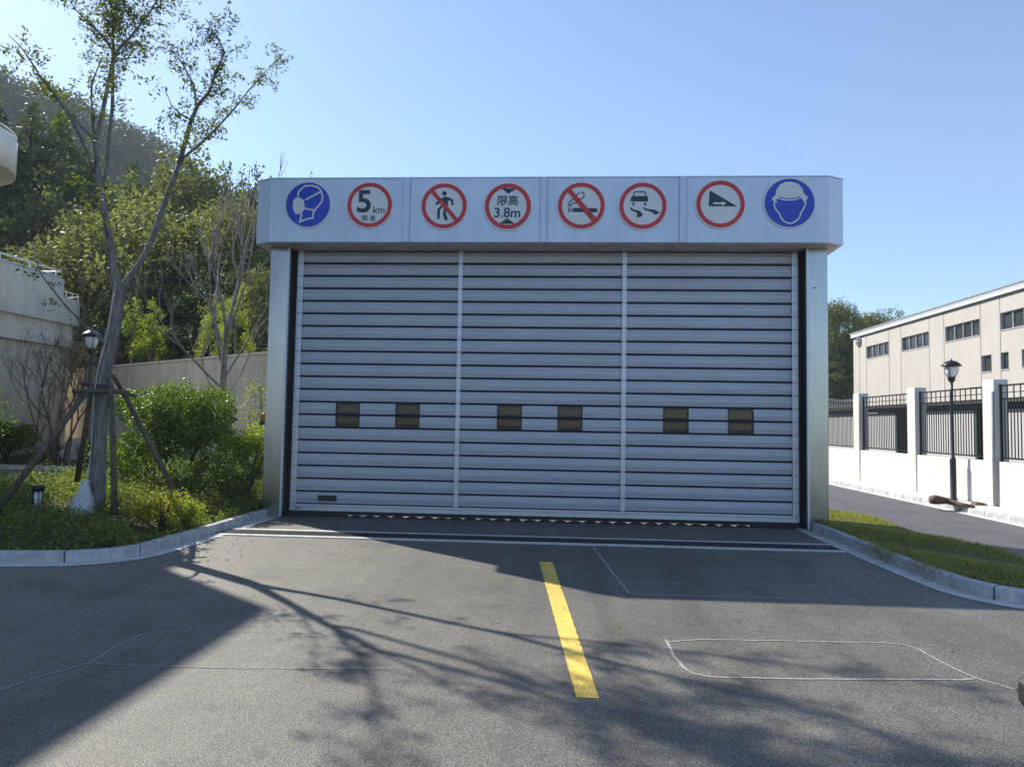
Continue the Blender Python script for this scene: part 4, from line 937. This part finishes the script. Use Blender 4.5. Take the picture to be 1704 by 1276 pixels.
rg = np.random.default_rng(4); lb = []
for i in range(16):
    a = rg.uniform(0, 6.28); o_ = rg.uniform(.35, .95); lb.append(((o_*math.cos(a), o_*math.sin(a)*.9, rg.uniform(1.0, 1.85)), (rg.uniform(.38, .6),)*2+(rg.uniform(.3, .45),)))
lb += [((0, 0, 1.5), (.8, .8, .7)), ((-.85, -.1, .85), (.45, .4, .4)), ((.7, .1, .9), (.5, .45, .45)), ((.1, -.5, 1.95), (.6, .5, .35)), ((.85, -.25, .6), (.42, .38, .34)), ((-.55, -.45, .65), (.5, .4, .36)), ((.25, -.5, .62), (.5, .4, .34)), ((-1.0, -.2, .55), (.36, .34, .3))]
lb = [((p[0]*1.22, p[1]*1.1, p[2]*1.06), (r_[0]*1.18, r_[1]*1.1, r_[2]*1.1)) for p, r_ in lb]
c = AY(303, 800, 1.2)
bush('round_bush', (c[0], c[1], .27), lb, 'leaf_b', 30000, .06, 'big round dark green bush left of the door pillar', stems=9, seed=5)
lb = [((rg.normal(0, .38), rg.normal(0, .35), rg.uniform(.5, 1.35)), (rg.uniform(.25, .38),)*2+(rg.uniform(.22, .34),)) for i in range(12)]
c = AY(412, 790, .6); bush('loose_bush', (c[0], c[1], .3), lb, 'leaf_lite', 4800, .055, 'loose yellow green bush between the big round bush and the pillar', stems=9, seed=6, bark='pole', shell=.3)
lb = [((rg.normal(0, .25), rg.normal(0, .2), rg.uniform(.25, .5)), (rg.uniform(.15, .24),)*3) for i in range(9)]
c = G(283, 872, .25); bush('yellow_shrub', (c[0]-.15, c[1], .12), lb, 'leaf_y', 2600, .042, 'low yellow leaved shrub near the kerb in the planting bed', stems=8, seed=8, shell=.25)
lb = [((rg.normal(0, .13), rg.normal(0, .13), rg.uniform(.25, .42)), (rg.uniform(.12, .18),)*3) for i in range(7)]
c = G(337, 868, .25); bush('small_shrub', (c[0]-.32, c[1]+.1, .12), lb, 'leaf_lite', 1500, .042, 'small light green shrub just right of the yellow shrub', stems=6, seed=9, shell=.25)
lb = [((rg.normal(0, .4), rg.normal(0, .4), rg.uniform(.5, 1.1)), (rg.uniform(.3, .45),)*3) for i in range(10)]
c = AY(8, 770, 11.2); bush('dark_bush', (c[0], c[1], .3), lb, 'leaf_b', 5200, .10, 'dark ball shaped bush against the terraced building wall', stems=6, seed=10)
lb = [((rg.normal(0, .5), rg.normal(0, .4), rg.uniform(.7, 2.6)), (rg.uniform(.25, .5),)*3) for i in range(14)]
c = AY(437, 760, 3.6); bush('willowy_shrub', (c[0], c[1], .2), lb, 'leaf_lite', 1700, .055, 'thin leaved tall shrub in front of the retaining wall beside the pillar', stems=12, seed=12, bark='bark2', shell=.1)
lb = [((rg.normal(0, .45), rg.normal(0, .4), rg.uniform(.35, .9)), (rg.uniform(.22, .36),)*2+(.26,)) for i in range(12)]
c = AY(205, 800, 2.6); bush('low_bush', (c[0], c[1], .38), lb, 'leaf_b', 5000, .06, 'low dark bush at the left foot of the big round bush', stems=6, seed=13)
c = AY(385, 800, -.1); lb = [((rg.normal(0, .45), rg.normal(0, .45), rg.uniform(.2, .75)), (rg.uniform(.22, .34),)*2+(.24,)) for i in range(12)]
bush('spreading_bush', (c[0], c[1], .3), lb, 'leaf_g', 5200, .05, 'spreading mid green bush beside the left door pillar at the kerb', stems=7, seed=14, shell=.4)
# dark leafed branch reaching in from the left picture edge
t = empty('leafy_shrub', (-12.7, .2, .2)); tag(t, 'dark leaved open shrub reaching in at the left picture edge', 'shrub'); b = MB(); tips = []; rng = np.random.default_rng(21)
c = Vector((-12.9, .2, .2))
for k in range(6): grow(b, tips, rng, c, (rng.normal(.0, .3), rng.normal(0, .3), 1), .95, .02, 3, .42, 3, .12, (2, 3), .72, .6, .003)
b.build('trunk', M['barkd'], t); leaves_on('crown', [p for p, d_ in tips], rng, 5, .09, .075, 'leaf_b', t)
# ------------------------------------------------------------------ ground cover of the island (nobody could count it)
rng = np.random.default_rng(31)
nc = 4200
x = -5.55-rng.uniform(0, 1, nc)**1.15*13; ok, fy, by = inside_island(x, np.zeros(nc)); y = fy+.12+rng.uniform(0, 1, nc)*(by-fy-.25)
_, fy2, by2 = inside_island(x, y); edge = np.minimum(np.minimum(y-fy2, by2-y), -5.45-x)
z = island_z(x, y); hh = (.14+.36*sstep(0, .9, edge))*(.75+.5*np.sin(x*1.9+y*.7)*np.sin(y*2.3-x*.6))*rng.uniform(.7, 1.3, nc)
hh = hh*(1-.85*np.exp(-((x+7.8)**2+(y+3.45)**2)/.45)); hh = np.clip(hh, .05, .7)
P_ = np.stack([x, y, z], 1); per = 44
Q = np.repeat(P_, per, axis=0); H_ = np.repeat(hh, per); v = rng.normal(size=(len(Q), 3)); v /= np.linalg.norm(v, axis=1)[:, None]; v[:, 2] = np.abs(v[:, 2])
rad = rng.uniform(.35, 1, len(Q))**.5; Q = Q+v*rad[:, None]*np.stack([.17+H_*.15, .17+H_*.15, H_*1.15], 1)
pt = np.repeat((np.sin(x*2.6+y*1.1)*np.sin(y*3.1-x*.9) > .35) | (rng.uniform(size=nc) < .08), per)
keep = (Q[:, 0] < -5.36) & (Q[:, 1] > np.interp(-Q[:, 0], [5.3, 5.45, 5.6, 6.0, 6.6, 7.5, 30], [-3.3, -4.5, -4.8, -5.1, -5.25, -5.3, -5.3])); Q = Q[keep]; pt = pt[keep]; Qo = Q[pt]; Q = Q[~pt]
tag(link('ground_cover', quads_mesh('ground_cover', leaf_quads(Qo+rng.normal(0, .02, Qo.shape)+np.array([0, 0, .04]), .06, rng, .35, .1), M['leaf_o'])), 'olive yellow tufts scattered through the ground cover of the left planting bed', 'ground cover', kind='stuff')
sz = np.full(len(Q), .05)
tag(link('ground_cover', quads_mesh('ground_cover', leaf_quads(Q, sz, rng, .5, .45), M['leaf_g'])), 'knee high green ground cover filling the kerbed planting bed on the left', 'ground cover', kind='stuff')
nc = 900
x = rng.uniform(-24, -6.4, nc); lo_ = np.interp(x, [p[0] for p in far_l], [p[1] for p in far_l]); hi_ = np.interp(x, [p[0] for p in top], [p[1] for p in top]); t_ = rng.uniform(.08, 1, nc)**.8; y = lo_+.2+(hi_-lo_-.4)*t_
P_ = np.stack([x, y, .12+.45*sstep(0, 1, t_)], 1); Q = np.repeat(P_, 26, axis=0)+rng.normal(0, 1, (nc*26, 3))*np.array([.16, .16, .13]); Q[:, 2] = np.maximum(Q[:, 2], .2)
tag(link('far_ground_cover', quads_mesh('far_ground_cover', leaf_quads(Q, .07, rng, .5, .45), M['leaf_g'])), 'sunlit low ground cover in front of the retaining wall', 'ground cover', kind='stuff')
# weeds growing over the right kerb
rng = np.random.default_rng(41); Q = []
for cx, cy, s_, k in ((5.16, -3.05, .10, 900), (5.18, -3.5, .12, 1000), (5.2, -4.35, .10, 900), (5.22, -4.7, .10, 800), (5.18, -2.4, .06, 200)):
    Q.append(np.array([cx, cy, .13])+rng.normal(0, 1, (k, 3))*np.array([s_*.8, s_*1.5, .05]))
Q = np.concatenate(Q); Q[:, 2] = np.clip(Q[:, 2], .03, .3)
tag(link('weeds', quads_mesh('weeds', leaf_quads(Q, .05, rng, .12, .2), M['grass'])), 'weeds hanging over the curved kerb of the right verge', 'weeds', kind='stuff')
# ------------------------------------------------------------------ rocks
def rock(loc, s, seed, label):
    rng = np.random.default_rng(seed); b = MB(); n_, m_ = 12, 7
    b.lathe([(math.sin(math.pi*i/m_)*.5, .35-.35*math.cos(math.pi*i/m_)) for i in range(m_+1)], (0, 0, 0), n_)
    b.v = [(x*(1+.18*math.sin(z*9+seed)+.12*math.sin(y*11)), y*(1+.2*math.sin(x*8+seed)), z*(1+.15*math.sin(x*6+y*5))) for x, y, z in b.v]
    b.v = [(loc[0]+x*s, loc[1]+y*s*.8, loc[2]+z*s*.8) for x, y, z in b.v]; o = b.build('boulder', M['rock']); tag(o, label, 'rock', 'pale boulders in the far bed')
c = AY(108, 765, 11.5); rock((c[0], c[1], .15), 1.0, 1, 'pale boulder at the foot of the bare shrub')
c = AY(121, 745, 13.3); rock((c[0], c[1], .4), 1.1, 2, 'flat pale boulder behind the nearer boulder beside the timber prop')
# ------------------------------------------------------------------ bare trees
t = empty('bare_shrub', AY(97, 765, 10.8)[:2]+(.2,)); tag(t, 'leafless many stemmed shrub in front of the terraced building', 'shrub'); b = MB(); tips = []; rng = np.random.default_rng(51)
c = Vector(t.location)
for k in range(9): grow(b, tips, rng, c+Vector((rng.normal(0, .2), rng.normal(0, .2), -.1)), (rng.normal(-.12, .38), rng.normal(0, .3), 1), 1.75, .05, 5, .32, 4, .14, (2, 3), .66, .62, .006, .09)
b.build('trunk', M['pole'], t)
leaves_on('crown', [p for p, d_ in tips[::22]], rng, 2, .08, .10, 'leaf_dark', t)
t = empty('bare_tree', AY(371, 640, 4.8)[:2]+(.0,)); tag(t, 'pale leafless tree with thin upright branches left of the portal', 'tree'); b = MB(); tips = []; rng = np.random.default_rng(58)
c = Vector(t.location); c.z = .1
b.tube([c, c+Vector((.03, 0, 1.6)), c+Vector((.0, 0, 3.0)), c+Vector((.05, 0, 4.4))], [.12, .10, .085, .06], 9, cap=False)
for (z0, dx, L_, r_) in ((2.6, -1.0, 1.7, .035), (2.9, .9, 1.5, .035), (3.1, -.45, 2.2, .045), (3.5, .35, 2.2, .04), (4.3, .05, 2.3, .05), (4.3, -.25, 2.2, .045), (3.9, .7, 1.9, .035), (2.3, 1.0, .9, .02), (2.2, -.9, 1.1, .02), (3.6, -.8, 1.8, .035)):
    grow(b, tips, rng, c+Vector((.02, 0, z0)), (dx*.8, rng.normal(0, .4), .95), L_*.92, r_, 4, .27, 4, .17, (2, 3), .63, .62, .006, .09)
b.build('trunk', M['bark2'], t)
leaves_on('crown', [p for p, d_ in tips[::30]], rng, 2, .06, .06, 'leaf_mid', t)
# ------------------------------------------------------------------ hillside trees
EV = [tree_meshes(100+i, 10, 6.0, 'evergreen', 'leaf_dark', 'barkd', 19000, .19, 9, .45) for i in range(3)]
EB = [tree_meshes(150+i, 10, 7.0, 'evergreen', 'leaf_dark', 'barkd', 42000, .14, 10, .5) for i in range(2)]
BU = [tree_meshes(200+i, 8, 7.5, 'bushy', 'leaf_mid', 'barkd', 18000, .16, 9, .3) for i in range(4)]
YO = [tree_meshes(300+i, 6, 3.4, 'young', 'leaf_lite', 'bark2', 3600, .11, 5, .05) for i in range(2)]
GR = 'trees on the wooded hillside'
def ztop(x, y):                                # bank behind the retaining wall or hillside
    p = Vector((x, y))-q[0]; u = p.dot(d)/(q[1]-q[0]).length; v_ = (p.dot(nrm)-.35)/34
    if -.02 < u < 1 and 0 < v_ < 1:
        return bank(min(max(u, 0), .86), v_)[2]
    return float(theight(x, y))
def base_of(px, r): x, y = polar(px, r); return x, y
hill = []
def rwall(px):                                 # distance of the retaining wall or the terraced building in a photo column
    if px > 470: return 0
    if px < 112: return float(np.interp(px, [-100, 0, 60, 112], [44, 44, 43, 41]))
    a, c = polar(px, 1.); o = Vector((CP[0], CP[1])); rd = Vector((a, c))-o; w0, w1 = q
    den = rd.x*(w1-w0).y-rd.y*(w1-w0).x; return ((w0-o).x*(w1-w0).y-(w0-o).y*(w1-w0).x)/den
def T_(kind, px, r, ytop, sw=1.0, label='', name=None, seed=0):
    """tree whose base stands r metres away in a photo column and whose top reaches a photo row"""
    rw = rwall(px); r = max(r, rw+(1.6 if kind == 'yo' else 0 if rw == 0 else 22 if ytop < 300 else 13 if ytop < 400 else 7.5)); x, y = base_of(px, r); z = ztop(x, y)-.3; dist = (np.array([x, y, 0])-CP)@CFW*1.0
    hz = 690+(px/1704)*29; top_z = CP[2]+(hz-ytop)/CF*dist
    lib, H0 = {'ev': (EV, 10), 'eb': (EB, 10), 'bu': (BU, 8), 'yo': (YO, 6)}[kind]; s = max(.35, (top_z-z)/H0); i = len(hill)
    hill.append(put_tree(name or {'ev': 'evergreen_tree', 'eb': 'evergreen_tree', 'bu': 'broadleaf_tree', 'yo': 'young_tree'}[kind], lib[(i+seed) % len(lib)], (x, y, z), s*sw, i*2.4, label, 'tree', GR, 1/sw))
B1_ = [
 ('eb', 26, 48, 148, 1.1, 'tall dark evergreen at the far left above the building parapet'),
 ('eb', 78, 50, 172, 1.0, 'dark evergreen right of the tallest one, its top beside the hazy ridge'),
 ('eb', -40, 47, 140, 1.1, 'dark evergreen partly cut by the left picture edge'),
 ('eb', 118, 47, 236, 1.0, 'dark evergreen behind the left stem of the propped tree'),
 ('eb', 56, 45, 250, 1.3, 'broad dark evergreen rising over the roof railing'),
 ('eb', 5, 45, 260, 1.1, 'dark evergreen under the round balcony'),
 ('bu', 150, 40, 262, 1.0, 'yellow green tree behind the upper left stem of the propped tree'),
 ('eb', 205, 48, 262, .8, 'dark pointed evergreen between the two stems of the propped tree'),
 ('bu', 250, 48, 246, .8, 'light green tree with its top at the foot of the hazy ridge'),
 ('bu', 285, 52, 262, .8, 'broadleaf tree on the skyline right of the hazy ridge'),
 ('ev', 315, 56, 262, .7, 'skyline evergreen nearest the right stem of the propped tree'),
 ('bu', 350, 52, 285, .8, 'broadleaf tree on the skyline behind the bare tree'),
 ('ev', 362, 58, 262, .6, 'narrow skyline evergreen behind the bare tree top'),
 ('ev', 390, 54, 270, .7, 'skyline evergreen just left of the portal'),
 ('ev', 412, 50, 268, .6, 'slim evergreen with its top beside the header corner'),
 ('ev', 436, 56, 288, .6, 'evergreen peeking out at the header corner'),
 ('bu', 120, 31, 385, 1.1, 'pale green tree behind the curved parapet end'),
 ('bu', 160, 33, 330, 1.1, 'bushy light green tree left of the main trunk'),
 ('bu', 225, 33, 318, 1.2, 'large bushy tree filling the fork of the propped tree'),
 ('bu', 270, 36, 345, 1.1, 'bushy tree right of the propped tree fork'),
 ('eb', 300, 36, 350, 1.2, 'dark shaded evergreen behind the bare tree branches'),
 ('bu', 345, 38, 330, 1.1, 'brownish green tree behind the left bare branches'),
 ('ev', 385, 36, 350, 1.1, 'dark evergreen behind the bare tree trunk'),
 ('bu', 425, 33, 352, .9, 'yellow green tree touching the left end of the header'),
 ('bu', 440, 28, 420, .9, 'bright tree directly beside the left pillar'),
 ('ev', 200, 30, 440, 1.4, 'dark evergreen low behind the main trunk'),
 ('ev', 265, 29, 430, 1.4, 'dark evergreen above the middle of the retaining wall'),
 ('ev', 330, 27, 440, 1.5, 'dark evergreen above the right part of the retaining wall'),
 ('ev', 400, 25, 455, 1.5, 'dark evergreen low above the wall near the pillar'),
 ('ev', 140, 32, 480, 1.5, 'dark evergreen low behind the lamp'),
 ('yo', 214, 25.0, 490, 1.1, 'bright young tree just right of the main trunk'),
 ('yo', 247, 25.5, 498, 1.1, 'bright young tree second from the main trunk'),
 ('yo', 350, 22.5, 500, 1.0, 'bright young tree left of the bare trunk'),
 ('yo', 388, 21.5, 470, .9, 'bright young tree right of the bare trunk'),
 ('ev', 505, 58, 284, .6, 'evergreen whose tip shows above the header over the mask sign'),
]
for a in B1_: T_(*a)
rngh = np.random.default_rng(77); k = 0
side_words = ['at the left', 'in the middle', 'at the right']
# right background trees
for a in [('bu', 1392, 74, 493, .8, 'tall sunlit tree just right of the right pillar'), ('ev', 1382, 70, 560, 1.4, 'dark tree low beside the right pillar'), ('bu', 1412, 76, 545, 1.0, 'mid green tree between the pillar and the factory corner'),
          ('ev', 1425, 84, 508, 1.0, 'dark tree behind the factory corner'), ('bu', 1452, 85, 514, 1.1, 'round tree on the low ridge above the factory roof'), ('ev', 1480, 92, 520, 1.2, 'last tree of the low ridge before the factory roof covers it'), ('bu', 1400, 69, 600, 1.3, 'brownish tree low behind the grille fence'), ('ev', 1510, 95, 534, 1.2, 'tree mostly hidden by the factory roof'), ('bu', 1365, 78, 520, 1.0, 'tree half hidden by the right pillar')]: T_(*a)
for o in hill[-9:]: o['group'] = 'trees beyond the factory'
# closely planted wood covering the hill, seen only as one mass of foliage
rwall_np = rwall
def wood(name, n, rmin, rmax, pxr, lsz, H, Wd, mat, label, per, seed, fun=theight, gap=1.5):
    rng = np.random.default_rng(seed); P_ = []
    while len(P_) < n:
        r = math.sqrt(rng.uniform(rmin**2, rmax**2)); x, y = polar(rng.uniform(*pxr), r); 
        if r < rwall_np(float(px_of(x, y)))+gap or y < 6 or (x < -20 and y < 21): continue
        z = float(fun(x, y))
        P_.append((x, y, z, rng.uniform(.7, 1.25)))
    P_ = np.array(P_); Q = np.repeat(P_, per, axis=0); v = rng.normal(size=(len(Q), 3)); v /= np.linalg.norm(v, axis=1)[:, None]; v[:, 2] = np.abs(v[:, 2])*1.0
    rad = rng.uniform(.5, 1, len(Q))**.5; s = Q[:, 3]; XYZ = Q[:, :3]+v*rad[:, None]*np.stack([Wd*s, Wd*s, H*s], 1)
    o = link(name, quads_mesh(name, leaf_quads(XYZ, lsz, rng, .7, .4), M[mat])); tag(o, label, 'woodland', kind='stuff'); return o
wood('hill_scrub', 760, 27, 66, (-150, 560), .30, 2.2, 1.7, 'leaf_dark', 'dark scrub filling the hillside between the nearer trees', 110, 61, lambda x, y: ztop(x, y)-.2, 5.5)
wood('near_woodland', 520, 60, 118, (-250, 620), .42, 4.2, 3.0, 'leaf_far', 'dense woodland covering the near hill at left', 130, 62)
wood('distant_woodland', 900, 170, 305, (-260, 520), 1.0, 6.5, 5.5, 'leaf_far', 'hazy wooded ridge in the far left background', 75, 63)
wood('right_woodland', 260, 70, 118, (1250, 2000), .6, 4.0, 3.5, 'leaf_far', 'low wooded ridge behind the factory', 90, 64)
# fallen leaves blown against the kerb and over the tarmac
rng = np.random.default_rng(91); Q = []
for i in range(260):
    if i % 3: x = -4.95+abs(rng.normal(0, .5)); y = rng.uniform(-5.2, -.3)
    else: x = rng.uniform(-6, 4.6); y = rng.uniform(-8, -2.7)
    Q.append((x, y, .014))
for i in range(120): Q.append((4.85-abs(rng.normal(0, .25)), rng.uniform(-5.5, -.3), .014))
Q = np.array(Q); V = leaf_quads(Q, .045, rng, .5, 3.0); V[:, :, 2] = np.clip(V[:, :, 2], .009, .03)
tag(link('fallen_leaves', quads_mesh('fallen_leaves', V, M['leaf_y'])), 'scattered small dry leaves on the tarmac along the kerbs', 'leaves', kind='stuff')
# ------------------------------------------------------------------ air
HZ = MB(); HZ.box(-420, 330, -60, 420, -4.2, 175)
hm = bpy.data.materials.new('haze'); hm.use_nodes = True; N = hm.node_tree.nodes; N.clear()
pv = N.new('ShaderNodeVolumePrincipled'); pv.inputs['Color'].default_value = (.80, .88, 1.0, 1); pv.inputs['Density'].default_value = .0005; pv.inputs['Anisotropy'].default_value = 0
oo = N.new('ShaderNodeOutputMaterial'); hm.node_tree.links.new(pv.outputs[0], oo.inputs['Volume'])
ho = HZ.build('haze', hm); tag(ho, 'thin pale blue haze in the air before the far ridge', 'haze', kind='stuff'); ho.display_type = 'WIRE'
S.cycles.volume_bounces = 0
